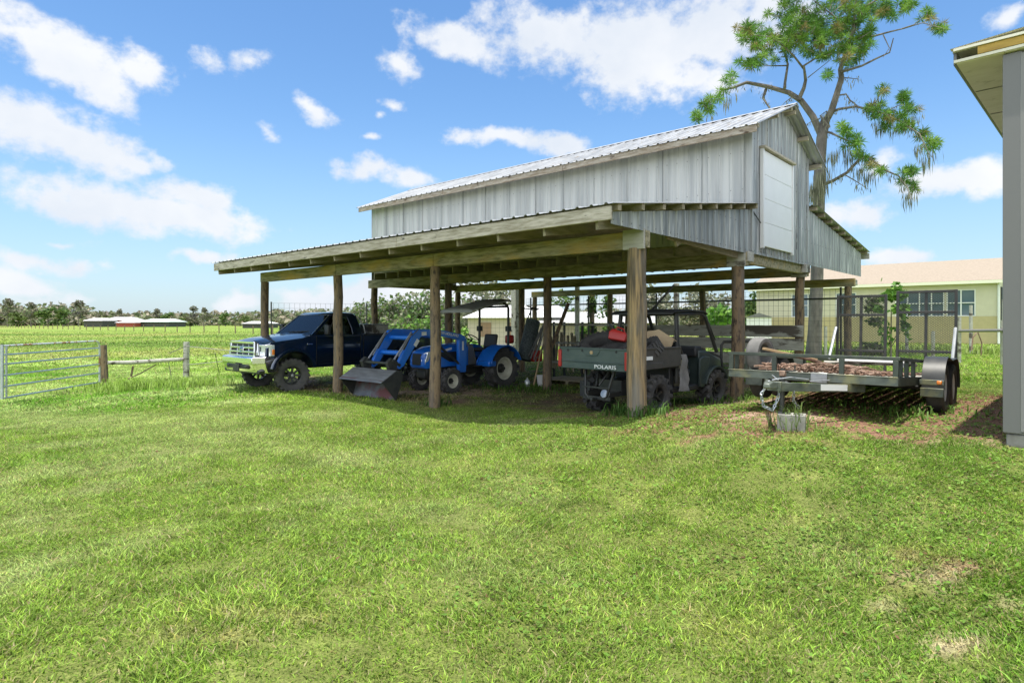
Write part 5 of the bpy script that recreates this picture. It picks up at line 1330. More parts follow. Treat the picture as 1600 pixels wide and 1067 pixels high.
def crown_blobs(w, h, z0, n, seed, up=.5):
    r = random.Random(seed); out = []
    for _ in range(n):
        f = r.random(); z = z0 + h * f; k = math.sqrt(max(.1, 1 - (2 * abs(f - .45)) ** 2))
        a = r.uniform(0, 2 * PI); rr = w / 2 * k * r.uniform(.1, .85)
        s = r.uniform(.14, .30) * w; out.append((math.cos(a) * rr, math.sin(a) * rr, z, s, s, s * r.uniform(.5, .8)))
    return out
def tree(name, label, cat, loc, w, h, trunk_h, seed, cols, n=1500, size=.3, group=None, trunk_r=None, bark='bark_grey', nb=14):
    t = thing(name, label, cat, loc, random.Random(seed).uniform(0, 6), group)
    r = random.Random(seed); tr_ = trunk_r or h * .03
    m = MB(); m.tube([(0, 0, -.4), (r.uniform(-.02, .02) * h, 0, trunk_h * .6), (r.uniform(-.04, .04) * h, r.uniform(-.03, .03) * h, trunk_h + (h - trunk_h) * .6)], [tr_ * 1.2, tr_, tr_ * .35], 8)
    for k in range(5):
        a = r.uniform(0, 2 * PI); z = trunk_h * r.uniform(.7, 1.2); m.tube([(0, 0, z), (math.cos(a) * w * .18, math.sin(a) * w * .18, z + h * .15), (math.cos(a) * w * .33, math.sin(a) * w * .33, z + h * .28)], [tr_ * .5, tr_ * .35, tr_ * .12], 6)
    m.build('trunk', K[bark], t)
    me = leaf_mesh('crown', crown_blobs(w, h - trunk_h, trunk_h * .9, nb, seed), n, size, cols, seed)
    o = bpy.data.objects.new('crown', me); COL.objects.link(o); o.parent = t
    return t
def bush(name, label, loc, w, h, seed, cols, n=900, size=.12, group=None, cat='bush'):
    me = leaf_mesh(name, [(b[0], b[1], max(b[2], .1), b[3], b[4], b[5]) for b in crown_blobs(w, h, .05, 12, seed)], n, size, cols, seed)
    o = bpy.data.objects.new(name, me); COL.objects.link(o); o.location = loc
    return tag(o, label, cat, group)
# ------------------------------------------------------------------ tall pine behind the barn
PD = 25.0
pine = thing('pine_tree', 'tall pine hung with grey moss rising behind the barn gable', 'tree', (0, 0, 0))
prr = random.Random(21)
def pline(pts, dz0=0.0, dz1=0.0):
    n = len(pts); return [px_at(p[0], p[1], PD + dz0 + (dz1 - dz0) * i / max(1, n - 1)) for i, p in enumerate(pts)]
m = MB(); m.tube(pline([(1270, 572), (1273, 520), (1276, 450), (1279, 330), (1281, 260), (1284, 215), (1290, 186)]), [.34, .26, .24, .225, .21, .20, .17], 12)
m.build('trunk', K['bark'], pine)
LIMBS = [([(1284, 212), (1272, 182), (1251, 159), (1232, 145), (1200, 137), (1165, 131), (1146, 137), (1128, 141), (1112, 160)], .20, .03, 0, 1.5),
 ([(1290, 190), (1297, 175), (1305, 153), (1314, 124), (1316, 108), (1322, 80), (1332, 48), (1338, 10), (1345, -40)], .20, .05, 0, -1),
 ([(1197, 140), (1192, 153), (1202, 169)], .09, .04, .8, .5), ([(1226, 138), (1226, 130), (1232, 102), (1227, 76), (1205, 50)], .09, .03, .4, 1.2),
 ([(1248, 156), (1256, 138), (1261, 124), (1256, 105), (1275, 90), (1290, 60)], .12, .03, .2, -.8), ([(1256, 108), (1240, 85), (1210, 60), (1180, 55)], .06, .02, -.3, -1.6),
 ([(1232, 103), (1215, 104), (1195, 104), (1172, 95)], .045, .015, .8, 1.5), ([(1316, 112), (1324, 110), (1347, 102), (1370, 92), (1388, 84), (1396, 60)], .08, .025, -.6, -1.6),
 ([(1330, 62), (1366, 57), (1390, 50), (1410, 45), (1442, 35), (1474, 45)], .06, .015, -.6, -2), ([(1410, 45), (1425, 40), (1445, 25)], .03, .012, -1.6, -2), ([(1380, 55), (1390, 75), (1380, 90)], .03, .012, -1.2, -1.4),
 ([(1303, 174), (1312, 172), (1337, 166), (1356, 169), (1378, 178), (1410, 192), (1436, 210), (1452, 242)], .08, .02, -.2, -2.2), ([(1306, 150), (1320, 148), (1330, 155), (1340, 166)], .05, .03, -.3, -.5),
 ([(1356, 169), (1372, 155), (1378, 138)], .035, .015, -.8, -1.2), ([(1378, 178), (1405, 165), (1425, 165)], .035, .012, -1.2, -1.8),
 ([(1283, 290), (1300, 283), (1324, 268), (1345, 246), (1356, 248), (1382, 268), (1404, 274), (1417, 293), (1423, 312)], .10, .015, 0, -2.6), ([(1318, 272), (1340, 284), (1356, 296)], .035, .012, -.8, -1.2),
 ([(1288, 205), (1300, 208), (1312, 217), (1331, 220), (1345, 240)], .07, .03, 0, -1.0), ([(1296, 200), (1280, 182), (1290, 175), (1296, 190)], .05, .03, -.4, -.2), ([(1282, 185), (1268, 190), (1258, 196)], .03, .012, -.3, -.6),
 ([(1238, 152), (1228, 160), (1220, 167)], .03, .01, .2, .1), ([(1314, 122), (1328, 122), (1342, 124)], .035, .015, -.4, -.8), ([(1330, 50), (1300, 20), (1270, 0)], .06, .02, -.8, -.2), ([(1336, 20), (1370, 0), (1400, -20)], .05, .02, -.9, -1.8), ([(1262, 122), (1280, 110), (1300, 92)], .03, .012, -.2, -.8)]
m = MB()
for pts, r0, r1, a, b in LIMBS:
    q = pline(pts, a, b); n = len(q)
    q = [p + Vector((prr.uniform(-.04, .04), prr.uniform(-.1, .1), prr.uniform(-.03, .03))) if 0 < i < n - 1 else p for i, p in enumerate(q)]
    m.tube(q, [.74 * (r0 + (r1 - r0) * i / (n - 1)) for i in range(n)], 7)
FOL = [(1180, 55, 26, 16, 18), (1172, 97, 20, 10, 11), (1208, 78, 32, 22, 20), (1240, 22, 42, 26, 30), (1290, 22, 44, 28, 34), (1286, 78, 32, 16, 20), (1332, 58, 32, 26, 30), (1352, 22, 38, 24, 28), (1398, 14, 26, 16, 14), (1325, 92, 16, 13, 9), (1262, 52, 28, 18, 18), (1230, 62, 22, 18, 16), (1422, 8, 12, 8, 5), (1165, 48, 14, 14, 6),
 (1300, -38, 90, 34, 60), (1240, -25, 40, 26, 20), (1375, -30, 40, 24, 22), (1446, 26, 11, 9, 5), (1470, 43, 13, 6, 6), (1110, 164, 12, 14, 7), (1091, 184, 7, 10, 4), (1140, 124, 8, 10, 4), (1124, 148, 9, 8, 3), (1294, 118, 4, 5, 2), (1300, 62, 30, 22, 14), (1352, 75, 18, 16, 8),
 (1378, 139, 6, 7, 3), (1370, 172, 15, 12, 10), (1410, 153, 11, 8, 6), (1425, 168, 12, 7, 5), (1396, 182, 16, 8, 8), (1420, 200, 16, 8, 7), (1440, 212, 9, 7, 4), (1456, 226, 11, 10, 7), (1388, 198, 14, 6, 3),
 (1322, 202, 12, 7, 5), (1340, 217, 8, 8, 4), (1325, 222, 12, 9, 4), (1345, 244, 8, 9, 5), (1357, 256, 9, 8, 4), (1420, 267, 14, 5, 6), (1427, 292, 8, 4, 3), (1414, 284, 6, 6, 2), (1382, 266, 8, 4, 2)]
NV = []; NC = []
nr_ = np.random.default_rng(4)
for cx, cy, rx, ry, n in FOL:
    for _ in range(int(n * 1.25 + .5)):
        a = prr.uniform(0, 2 * PI); q = math.sqrt(prr.random())
        dpt = PD + prr.uniform(-1.8, 1.5) if cy < 110 else PD - prr.uniform(.4, 2.2)
        c = px_at(cx + math.cos(a) * q * rx, cy + math.sin(a) * q * ry, dpt)
        # twig back towards the clump centre
        e = px_at(cx, cy, dpt)
        m.tube([c, c + (e - c) * .5 + Vector((0, 0, -.12))], [.008, .016], 4, cap=False)
        k = 74
        d = nr_.normal(size=(k, 3)); d[:, 2] = d[:, 2] * .8 + .25; d /= np.linalg.norm(d, axis=1)[:, None]
        L_ = (.15 + nr_.random(k) * .19)[:, None]
        w = np.cross(d, nr_.normal(size=(k, 3))); w /= np.linalg.norm(w, axis=1)[:, None]; w *= .011
        C0 = np.array(c)[None] + d * .02; tip = C0 + d * L_; tip[:, 2] -= .10 * L_[:, 0]; mid = C0 + d * L_ * .55
        NV.append(np.stack([C0 - w * .6, mid - w, tip, mid + w], 1).reshape(-1, 3))
        base = np.array([(.12, .26, .035), (.085, .19, .03), (.20, .34, .055), (.27, .24, .085)][prr.choices(range(4), (5, 4, 4, 1.2))[0]])
        NC.append(np.repeat(base[None] * (.75 + nr_.random((k, 1)) * .5), 4, 0))
m.build('limbs', K['bark'], pine)
NV = np.concatenate(NV); NC = np.concatenate(NC)
me = np_mesh('needles', NV, np.arange(len(NV)).reshape(-1, 4), NC, K['leaves']); o = bpy.data.objects.new('crown', me); COL.objects.link(o); o.parent = pine
# hanging moss
MV = []; MC = []
def moss_at(p, n, L0, spread):
    for _ in range(n):
        x = p[0] + prr.uniform(-1, 1) * spread; y = p[1] + prr.uniform(-.3, .3); z = p[2] + prr.uniform(-.05, .05); L_ = L0 * prr.uniform(.3, 1.1)
        a = prr.uniform(0, PI); w = prr.uniform(.008, .024); s = Vector((math.cos(a) * w, math.sin(a) * w, 0)); j = prr.uniform(-.04, .04)
        A_ = Vector((x, y, z)); B_ = A_ + Vector((j, prr.uniform(-.04, .04), -L_ * .6)); C_ = A_ + Vector((j * 2, prr.uniform(-.06, .06), -L_))
        MV.extend([A_ - s * .5, B_ - s, C_, B_ + s]); cl = Vector((.30, .30, .21)) * prr.uniform(.55, 1.2); MC.extend([cl] * 4)
for pts, r0, r1, a, b in LIMBS:
    if pts[0][1] < 165 and pts[0][0] > 1290 and pts[-1][1] < 120: continue
    if pts[0][0] < 1290 and pts[-1][1] < 165 and pts[0][1] < 165: continue
    q = pline(pts, a, b)
    for i in range(1, len(q)):
        for s in range(5):
            t = s / 5; p = q[i - 1] + (q[i] - q[i - 1]) * t
            right = p.x > px_at(1318, 0, PD).x
            moss_at(p, 4 if right else 2, .34 if right else .22, .10)
for (cx, cy, n, L0) in [(1373, 190, 50, .75), (1396, 196, 40, .7), (1425, 182, 40, .75), (1448, 240, 46, .9), (1436, 226, 34, .8), (1420, 300, 40, .9), (1358, 268, 44, .8), (1328, 236, 44, .9), (1316, 226, 40, .9), (1340, 262, 40, .7), (1135, 152, 24, .8), (1112, 178, 14, .4), (1280, 270, 90, 1.5), (1272, 285, 70, 1.2), (1288, 262, 60, 1.3), (1266, 300, 50, .8), (1300, 236, 40, 1.0), (1300, 80, 16, .5), (1340, 84, 20, .6), (1297, 112, 10, .3)]:
    moss_at(px_at(cx, cy, PD - .6), int(n * .75), L0 * .95, .15); moss_at(px_at(cx + 6, cy - 3, PD - .8), n // 4, L0 * .7, .34)
me = np_mesh('moss', np.array([tuple(v) for v in MV]), np.arange(len(MV)).reshape(-1, 4), np.array([tuple(c) for c in MC]), K['leaves']); o = bpy.data.objects.new('hanging_moss', me); COL.objects.link(o); o.parent = pine

# ------------------------------------------------------------------ planting behind the barn
def at(px, dep): return Vector(((px - 800) / FPX * dep, dep, G((px - 800) / FPX * dep, dep)))
gT = 'trees behind the barn'
tree('leafy_tree', 'loose grey green tree left of the white roofed house', 'tree', at(742, 62), 7.5, 5.6, 1.6, 31, GREY, 1500, .28, gT)
tree('leafy_tree', 'tall thin grey tree over the white roofed house', 'tree', at(782, 66), 6.5, 5.4, 2.2, 32, GREY, 1100, .28, gT)
tree('leafy_tree', 'grey green tree right of the black rod beyond the wire fence', 'tree', at(1022, 55), 6.5, 4.6, 1.2, 33, GREY, 1700, .25, gT)
tree('leafy_tree', 'broad grey green tree between the two middle posts of the gable end', 'tree', at(1100, 56), 6.5, 4.7, 1.2, 34, GREY, 1800, .25, gT)
tree('leafy_tree', 'rounded dark green tree beside the pale house wall behind the wire fence', 'tree', at(1185, 46), 4.2, 3.9, .7, 35, GREENS, 1700, .2, gT)
tree('leafy_tree', 'small green tree far behind the pile of pipes', 'tree', at(880, 60), 4.5, 4.2, 1.0, 36, GREENS, 1000, .24, gT)
for i, (px_, dep, w, h) in enumerate([(612, 95, 11, 4.2), (640, 90, 10, 4.8), (672, 92, 11, 5.0), (706, 88, 9, 5.2), (575, 98, 10, 3.8)]):
    lab = ['green tree in the far hedge just right of the pickup toolbox', 'green tree in the far hedge midway between two front posts', 'dark green tree in the far hedge left of the post before the tractor', 'green tree in the far hedge behind the dark post pair', 'low green tree in the far hedge behind the pickup toolbox'][i]
    tree('hedge_tree', lab, 'tree', at(px_, dep), w, h, .6, 50 + i, GREENS + GREY, 1300, .4, 'trees of the far hedge')
bush('bush', 'bright green bush left of the tractor steering wheel', at(724, 30), 1.7, 1.5, 61, BRIGHT, 900, .12, 'bushes behind the barn')
bush('bush', 'leafy bush growing right of the vine covered post', at(950, 27.5), 1.5, 2.6, 62, GREENS + BRIGHT, 1000, .12, 'bushes behind the barn')
bush('bush', 'bright green bush at the foot of the vine covered post', at(908, 27.5), 1.2, 1.3, 63, BRIGHT, 700, .11, 'bushes behind the barn')
bush('bush', 'bright bush of long leaves above the grey planks', at(1125, 32), 2.6, 1.95, 64, BRIGHT, 700, .2, 'bushes behind the barn')
bush('bush', 'low bright bush at the left end of the wire fence behind the pickup', at(600, 50), 3.6, 1.2, 65, BRIGHT + GREENS, 900, .18, 'bushes behind the barn')
bush('bush', 'dense bush behind the load bed of the pickup', at(660, 48), 4.6, 1.5, 66, GREENS + BRIGHT, 1200, .18, 'bushes behind the barn')
# vine covered post
vp = thing('vine_post', 'timber post wrapped in green vine behind the barn', 'post', at(925, 26.5))
MB().tube([(0, 0, -.2), (0, 0, 2.9)], .11, 10).build('post', K['post'], vp)
me = leaf_mesh('vine', [(0, 0, .3 + .28 * k, .22, .22, .22) for k in range(10)], 1500, .09, GREENS + BRIGHT[:1], 71); o = bpy.data.objects.new('vine', me); COL.objects.link(o); o.parent = vp
# young tree and shrub by the yellow house
def young(name, label, loc, w, h, th, seed, cols, n, size):
    return tree(name, label, 'tree', loc, w, h, th, seed, cols, n, size, None, .035, 'bark_grey', 16)
young('young_tree', 'young bright green tree seen between the two trailer ramps', at(1392, 20.5), 1.25, 2.75, .5, 81, BRIGHT, 1900, .11)
bush('shrub', 'brownish green shrub behind the left trailer ramp', at(1364, 22), 1.05, 2.2, 82, GREY + GREENS, 1500, .09, None, 'shrub')
# white roofed house behind the fence
wh_ = thing('white_roofed_house', 'low house with white metal roof behind the wire fence and tractor', 'house', at(790, 44), R(-12))
m = MB(); m.box((0, 2.5, 1.0), (5.6, 5, 2.1)); m.build('wall', mat('tan_wall', (.50, .42, .34), .9), wh_)
m = MB(); m.loft([[(-3.1, -.5, 2.0), (4.2, -.5, 2.0), (4.2, 6, 2.0), (-3.1, 6, 2.0)], [(-1.6, 2.4, 2.95), (3.4, 2.4, 2.95), (3.4, 2.8, 2.95), (-1.6, 2.8, 2.95)]]); m.build('roof', K['white'], wh_)
for x in (-1.5, .6):
    m = MB(); m.box((x, -.02, 1.15), (.9, .06, 1.0)); m.build('window', mat('brown_shutter', (.28, .17, .11), .7), wh_)
wsh = thing('white_shed', 'small white shed in front of the rounded green tree', 'shed', at(1186, 40), R(-20))
m = MB(); m.box((0, .6, .8), (1.5, 1.2, 1.7)); m.build('wall', K['white'], wsh)
m = MB(); m.prism([(-.85, 1.65), (.85, 1.65), (0, 1.95)], -.1, 1.3, 'y'); m.build('roof', K['grey_trim'], wsh)
gyb = thing('long_white_roof', 'long low building with white roof seen below the utility vehicle canopy', 'building', at(930, 42), R(-15))
m = MB(); m.box((0, 2, .8), (7.5, 4, 1.7)); m.build('wall', mat('dull_tan_wall', (.26, .22, .16), .9), gyb)  # one even tan, darker than the white roofed house
m = MB(); m.loft([[(-4, -.4, 1.62), (4, -.4, 1.62), (4, 4.4, 1.62), (-4, 4.4, 1.62)], [(-3.9, 1.8, 2.4), (3.9, 1.8, 2.4), (3.9, 2.2, 2.4), (-3.9, 2.2, 2.4)]]); m.build('roof', mat('dull_white_roof', (.40, .40, .39), .6), gyb)

# ------------------------------------------------------------------ junk stored under the barn
def J(px, py, d): return px_at(px, py, d)
K['mesh_roll'] = mat('rolled_wire', (.13, .16, .165), .6, .4, col2=(.05, .06, .06), scale=26, bump=.8)
tag(MB().tube([J(818, 562, 16.6), J(826, 535, 16.7), J(833, 502, 16.9)], [.20, .21, .20], 14).build('wire_roll', K['mesh_roll']), 'thick grey roll of wire mesh leaning behind the tractor wheel', 'wire roll')
for i, (a, b, r_) in enumerate([((829, 560), (852, 500), .022), ((834, 562), (857, 498), .022), ((838, 548), (850, 508), .018), ((826, 556), (846, 512), .02), ((842, 560), (861, 505), .025), ((836, 566), (849, 520), .02)]):
    tag(MB().tube([J(*a, 16.2 + .05 * i), J(*b, 16.5 + .05 * i)], r_, 6).build('pipe', K['steel'] if i % 2 else K['grey_trim']), 'grey metal pipe in the bundle leaning beside the rolled wire mesh', 'pipe', 'pipes leaning in a bundle')
tag(MB().bar(J(861, 545, 16.4), J(888, 474, 17.2), .10, .05, up=(0, 1, 0)).build('leaning_plank', K['post'], bevel=.004), 'dark plank leaning up right of the middle barn post', 'plank')
tag(MB().bar(J(834, 602, 15.6), J(846, 546, 16.0), .03, .03).build('tool_handle', K['wood_tan']), 'thin pale tool handle standing left of the middle barn post', 'handle')
rk = thing('storage_rack', 'dark rack piled with boards behind the middle barn post', 'rack', barn(-5.2, 6.2, 0), ANG)
m = MB()
for x in (-1.0, 0, 1.0):
    for y in (-.25, .25): m.bar((x, y, 0), (x, y, 1.7), .05, .05)
m.build('frame', K['black_steel'], rk)
for k, z in enumerate((.55, 1.1, 1.62)):
    m = MB(); m.box((0, 0, z), (2.3, .6, .05)); m.build('shelf', K['grey_wood'], rk)
m = MB()
for i in range(16): m.box((-1.05 + i * .14, -.27 + .02 * (i % 3), .82 + .02 * (i % 4)), (.07, .04, .9 + .1 * (i % 3)), Matrix.Rotation(R((i * 37 % 13) - 6), 3, 'Y'))
m.build('slats', K['rafter'], rk)
st = thing('boat_handle', 'black T shaped metal handle sticking up behind the wire roll', 'handle', (0, 0, 0))
m = MB(); m.tube([J(822, 503, 17.2), J(832, 480, 17.2)], .02, 6); m.tube([J(819, 482, 17.2), J(840, 484, 17.0)], .02, 6); m.tube([J(824, 479, 17.3), J(842, 483, 17.1)], .018, 6); m.build('bar', K['black_steel'], st)
pl = thing('pallet', 'brown timber pallet on the ground behind the middle barn post', 'pallet', barn(-4.9, 5.4, .02), ANG)
m = MB()
for i in range(7): m.box((0, -.5 + i * .17, .14), (1.9, .12, .025))
m.build('boards', K['rafter'], pl)
m = MB()
for x in (-.85, 0, .85): m.box((x, 0, .07), (.09, 1.14, .11))
m.build('bearers', K['rafter'], pl)
bk_ = thing('plastic_bucket', 'small white bucket at the foot of the middle barn post', 'bucket', (*gp(846, 603), G(*gp(846, 603))))
m = MB(); m.lathe([(.10, 0), (.125, .26), (.132, .26), (.132, .28), (.118, .28), (.095, .02), (.001, .02)], axis=(0, 0, 1), n=20); m.build('pail', K['white'], bk_)
gc2 = thing('glass_jug', 'clear glass jug in weeds behind the tractor rear wheel', 'jug', (*gp(824, 604), G(*gp(824, 604))))
m = MB(); m.lathe([(.001, 0), (.07, 0), (.075, .10), (.06, .16), (.02, .2), (.02, .23)], axis=(0, 0, 1), n=16); m.build('glass', K['glass_lamp'], gc2)
tag(MB().box(J(838, 556, 16.6), (.28, .2, .3), Matrix.Rotation(.5, 3, 'Z')).build('fuel_tin', K['red'], bevel=.03), 'dark red tin among the pipes behind the tractor', 'tin')
tag(MB().box(J(796, 530, 17.4), (.24, .2, .24), Matrix.Rotation(.3, 3, 'Z')).build('chainsaw_body', K['red'], bevel=.05), 'small orange red engine housing behind the tractor seat', 'engine')
# bent tube frame behind the spare tyre
m = MB(); m.tube([J(1127, 560, 12.6), J(1127, 540, 12.6), J(1131, 534, 12.6), J(1182, 533, 12.6), J(1187, 538, 12.6), J(1187, 556, 12.6)], .03, 8)
tag(m.build('tube_frame', K['black_steel']), 'bent black tube frame standing behind the spare tyre', 'frame')

# ------------------------------------------------------------------ weeds
weed_tuft('post_weeds', [(*gp(990, 648), 1.0), (*gp(1012, 650), .8), (*gp(970, 650), .7), (*gp(683, 634), .7), (*gp(530, 612), .7)], 'dark green weeds round the feet of the barn posts', 'weeds', h=.24, n=120, w=.009, col=(.08, .16, .03), spread=.2, seed=3)
weed_tuft('shade_weeds', [(*gp(px_, py_), .8) for px_, py_ in ((825, 606), (840, 610), (815, 612), (860, 612), (790, 610), (1110, 630), (1160, 628), (1450, 645), (1420, 650), (1380, 646), (880, 612), (760, 606))], 'straggling green weeds in the shade under the barn', 'weeds', h=.2, n=70, w=.009, col=(.10, .19, .035), spread=.35, seed=4)
weed_tuft('fence_weeds', [(*gp(px_, py_), 1.0) for px_, py_ in ((168, 610), (185, 612), (200, 608), (220, 606), (240, 606), (262, 604), (280, 602), (296, 602), (305, 604), (176, 604), (250, 600), (318, 604))], 'tall grass left uncut along the log rail', 'grass', h=.26, n=120, w=.010, col=(.19, .29, .05), spread=.42, seed=6)
weed_tuft('verge_weeds', [(*gp(px_, py_), 1.0) for px_, py_ in ((1510, 552), (1530, 553), (1550, 552), (1570, 553), (1490, 551), (1460, 549), (1420, 550), (1350, 552), (1310, 552))], 'rough grass along the foot of the yellow house', 'grass', h=.34, n=110, w=.02, col=(.19, .26, .06), spread=.8, seed=9)

# ------------------------------------------------------------------ gate and log rail on the left
ga = Vector((-11.86, 14.35, 0)); gb = Vector((-12.2, 18.25, 0))
gt = thing('field_gate', 'galvanised five bar tube gate at the left edge of the lawn', 'gate', (ga.x, ga.y, -.13), math.atan2(gb.y - ga.y, gb.x - ga.x))
gl = (gb - ga).length
K['rust_tube'] = mat('rusty_tube', (.50, .52, .54), .5, .4, col2=(.30, .15, .08), scale=3, stretch=(2, 1, 1), lo=.5, hi=.6)
m = MB(); m.tube([(0, 0, .04), (0, 0, 1.30)], .035, 10); m.build('stile', K['galv'], gt)
m = MB(); m.tube([(0, 0, 1.27), (gl - .22, 0, 1.27), (gl - .09, 0, 1.24), (gl - .02, 0, 1.14), (gl, 0, 1.02), (gl, 0, .04)], .026, 10); m.build('top_bar', K['rust_tube'], gt)
for z in (.05, .32, .58, .84, 1.06):
    m = MB(); m.tube([(.02, 0, z), (gl, 0, z)], .022, 8); m.build('bar', K['galv'], gt)
m = MB(); m.tube([(.12, -.012, .05), (.12, -.012, 1.27)], .022, 8); m.build('brace', K['galv'], gt)
gA = 'wooden posts at the field gate'
pA = px_at(163, 503, 18.6); pB = px_at(291, 503, 21.0)
tag(MB().tube([(pA.x, pA.y, -.5), (pA.x - .02, pA.y, .2), (pA.x - .05, pA.y, 1.0)], [.125, .12, .115], 10).build('gate_post', K['post']), 'dark wooden gate post next to the tube gate', 'post', gA)
tag(MB().tube([(pB.x, pB.y, -.5), (pB.x, pB.y, .2), (pB.x + .01, pB.y, 1.02)], [.10, .10, .095], 10).build('gate_post', K['grey_wood']), 'slim grey wooden post at the far end of the log rail', 'post', gA)
tag(MB().tube([Vector((pA.x + .1, pA.y, .47)), px_at(205, 566.5, 19.2), px_at(250, 563.5, 20.2), Vector((pB.x - .08, pB.y, .43))], [.055, .07, .065, .06], 8).build('log_rail', K['grey_wood']), 'peeled log rail joining the two wooden gate posts', 'rail')
m = MB(); a_ = px_at(200, 592, 19.2); m.tube([px_at(243, 570, 20), px_at(222, 582, 19.6), a_], .018, 6); m.tube([px_at(208, 572, 19.2), px_at(205, 588, 19.2)], .03, 6); tag(m.build('broken_branch', K['post']), 'broken dark branch hanging below the log rail', 'branch')
m = MB()
for i, (a, b) in enumerate((((265, 552), (291, 541)), ((291, 541), (400, 552)), ((291, 570), (400, 560)), ((262, 560), (268, 590)), ((336, 552), (343, 585)))):
    m.tube([px_at(*a, 20.8), px_at(*b, 21.5 if a[0] > 280 else 20.8)], .012, 5)
tag(m.build('slack_wires', K['wire']), 'slack wires running from the slim grey post towards the pickup', 'wire')
# pipe gate beyond the trailer
pg = thing('pipe_rail', 'dull pipe rail on posts beside the right trailer ramp', 'rail', (0, 0, 0))
m = MB(); m.tube([px_at(1498, 517, 19), px_at(1600, 516, 17.6)], .045, 8); m.build('rail', K['grey_trim'], pg)
m = MB(); q_ = px_at(1499, 500, 19); m.tube([(q_.x, q_.y, 0), (q_.x, q_.y, 1.85)], .05, 8); q_ = px_at(1566, 500, 18.1); m.tube([(q_.x, q_.y, 0), (q_.x, q_.y, 1.75)], .05, 8); m.build('rail_post', K['grey_wood'], pg)
for px_, dep, h, lab in ((1517, 24, 1.9, 'thin dark post in front of the yellow house right of the ramp'), (1458, 22, .95, 'short weathered stump post seen through the right trailer ramp'), (1417, 25, 1.2, 'thin post seen at the left of the right trailer ramp'), (1568, 26, 2.2, 'grey post beside the white downpipe of the yellow house'), (1290, 24, 1.2, 'short post between the pine trunk and the left ramp')):
    p = at(px_, dep); tag(MB().tube([(p.x, p.y, p.z - .2), (p.x, p.y, p.z + h)], .06, 8).build('yard_post', K['grey_wood']), lab, 'post', 'posts in front of the yellow house')
m = MB(); m.tube([px_at(1518, 548, 19.5), px_at(1520, 528, 19.5), px_at(1526, 520, 19.5)], .02, 6); m.tube([px_at(1528, 519, 19.5), px_at(1534, 535, 19.5), px_at(1533, 555, 19.5)], .018, 6)
tag(m.build('hand_cart_frame', K['copper']), 'thin brownish tube frame leaning under the pipe rail', 'frame')

# ------------------------------------------------------------------ far field: fence, farm buildings, trees
fp_mesh = MB().tube([(0, 0, -.3), (0, 0, 1.25)], .075, 6)
f0 = Vector((-164, 198, 0)); f1 = Vector((-33, 85, 0)); first = None
for i in range(40):
    t = (i / 39) ** 1.25; p = f0 + (f1 - f0) * t; zz = G(p.x, p.y)
    if first is None: first = fp_mesh.build('fence_post', K['post']); o = first
    else: o = first.copy(); COL.objects.link(o)
    o.location = (p.x, p.y, zz); o.scale = (1, 1, random.uniform(.85, 1.15))
    tag(o, 'small dark post in the fence line across the far pasture', 'post', 'posts of the pasture fence')
def farm(label, px0, px1, dep, yb, ye, yr, wallm, roofm, rz):
    x0 = (px0 - 800) / FPX * dep; x1 = (px1 - 800) / FPX * dep; W_ = x1 - x0; zb = -.6; ze = 1.7 + (HZ - ye) / FPX * dep; zr = 1.7 + (HZ - yr) / FPX * dep
    t = thing('farm_building', label, 'building', ((x0 + x1) / 2, dep, 0), rz, 'farm buildings across the pasture')
    m = MB(); m.box((0, 5, (zb + ze) / 2), (W_ * .94, 10, ze - zb)); m.build('wall', wallm, t)
    m = MB(); m.loft([[(-W_ / 2, -.6, ze), (W_ / 2, -.6, ze), (W_ / 2, 10.6, ze), (-W_ / 2, 10.6, ze)], [(-W_ / 2 * .8, 4.9, zr), (W_ / 2 * .8, 4.9, zr), (W_ / 2 * .8, 5.1, zr), (-W_ / 2 * .8, 5.1, zr)]]); m.build('roof', roofm, t)
    return t
K['far_red'] = mat('far_red_wall', (.32, .07, .05), .8); K['far_roof'] = mat('far_white_roof', (.72, .72, .72), .6); K['far_green'] = mat('far_green_roof', (.50, .60, .55), .6); K['far_dark'] = mat('far_dark_wall', (.07, .07, .065), .9)
farm('small white roofed shed left of the red barn across the pasture', 131, 160, 215, 506, 501, 497, K['far_dark'], K['far_roof'], R(5))
farm('red barn with white roof across the pasture', 163, 202, 225, 506, 500, 495.5, K['far_red'], K['far_roof'], R(3))
farm('low white roofed lean-to in front of the red barn', 180, 212, 212, 507, 504, 500.5, K['far_red'], K['far_roof'], R(0))
farm('open shed with pale green roof right of the red barn', 216, 266, 215, 507, 503, 498, K['far_dark'], K['far_green'], R(-4))
farm('white roofed shed in the pasture just left of the pickup', 378, 414, 170, 509, 505.5, 502, K['far_dark'], K['far_roof'], R(0))
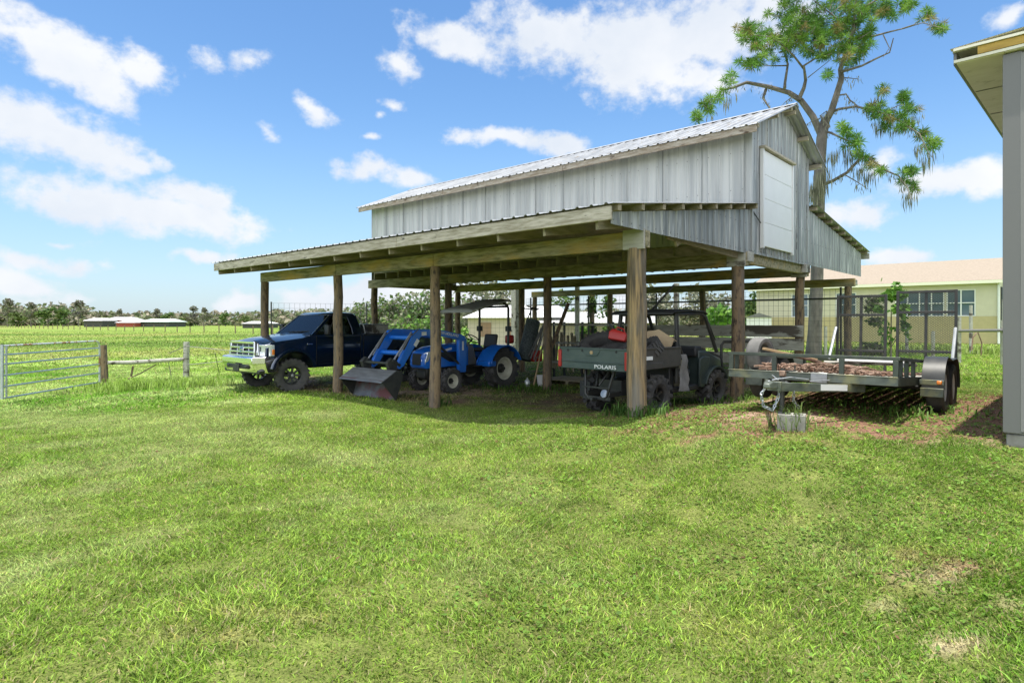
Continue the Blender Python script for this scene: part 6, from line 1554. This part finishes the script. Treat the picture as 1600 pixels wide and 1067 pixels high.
# wood on the horizon
WOODC = [(.16, .19, .09), (.20, .22, .12), (.28, .25, .18), (.13, .165, .08), (.30, .27, .21)]
bl = []; wr = random.Random(77)
for i in range(210):
    px_ = -260 + i * 9.5 + wr.uniform(-4, 4); dep = wr.uniform(250, 320); x = (px_ - 800) / FPX * dep
    top = 476 if px_ < 130 else (488 if px_ < 420 else 484)
    h = (HZ - top) / FPX * dep * wr.uniform(.8, 1.1) + 2.2
    w = wr.uniform(5, 9)
    bl.append((x, dep, h * .32, w, 5, h * .36)); bl.append((x + wr.uniform(-2, 2), dep + 2, h * .70, w * .6, 4, h * .30))
me = leaf_mesh('far_wood', bl, 60000, 1.25, WOODC, 91); o = bpy.data.objects.new('far_wood', me); COL.objects.link(o); tag(o, 'wood along the horizon behind the pasture', 'wood', kind='stuff')
base_t = [tree('field_tree', 'tree', 'tree', (0, 0, 0), 8, 9.5, 2.2, 101, GREENS, 650, .85, None, .25), tree('field_tree', 'tree', 'tree', (0, 0, 0), 7, 11, 4.5, 102, GREY + [(.15, .12, .09)], 520, .8, None, .2), tree('field_tree', 'tree', 'tree', (0, 0, 0), 10, 7.5, 1.2, 103, [(.09, .14, .035), (.12, .16, .05)], 700, .85, None, .25)]
FT = [(12, 232, 1, 1.05, 'thin grey tree at the far left end of the wood'), (48, 236, 1, .92, 'grey thin crowned tree second from the far left of the wood'), (75, 228, 0, .95, 'dark green tree left of centre in the far wood'), (100, 230, 0, .9, 'dark green tree right of the pale bush in the far wood'), (28, 225, 2, .8, 'pale green round tree low at the far left of the pasture'), (122, 234, 1, 1.0, 'tall grey tree just left of the far white roofed shed'), (188, 262, 1, .72, 'lone crowned tree rising above the red barn'), (245, 255, 1, .72, 'thin tree over the pale green roofed shed'), (263, 252, 0, .72, 'dark tree right of the pale green roofed shed'), (302, 250, 1, .82, 'bare looking tree between the pale green roof and the pickup'), (318, 248, 1, .75, 'tree right of the bare looking tree in the far wood'), (352, 240, 0, .68, 'dark green tree left of the first barn post in the far wood'), (385, 238, 2, .62, 'round tree behind the shed beside the pickup'), (285, 244, 2, .5, 'low pale green tree at the middle of the far pasture edge')]
used = set()
for px_, dep, k, s, lab in FT:
    x = (px_ - 800) / FPX * dep
    o = base_t[k] if k not in used else copy_tree(base_t[k]); used.add(k)
    o.location = (x, dep, G(x, dep)); s *= .84; o.scale = (s, s, s); o.rotation_euler.z = px_ * .7
    tag(o, lab, 'tree', 'trees at the edge of the pasture')
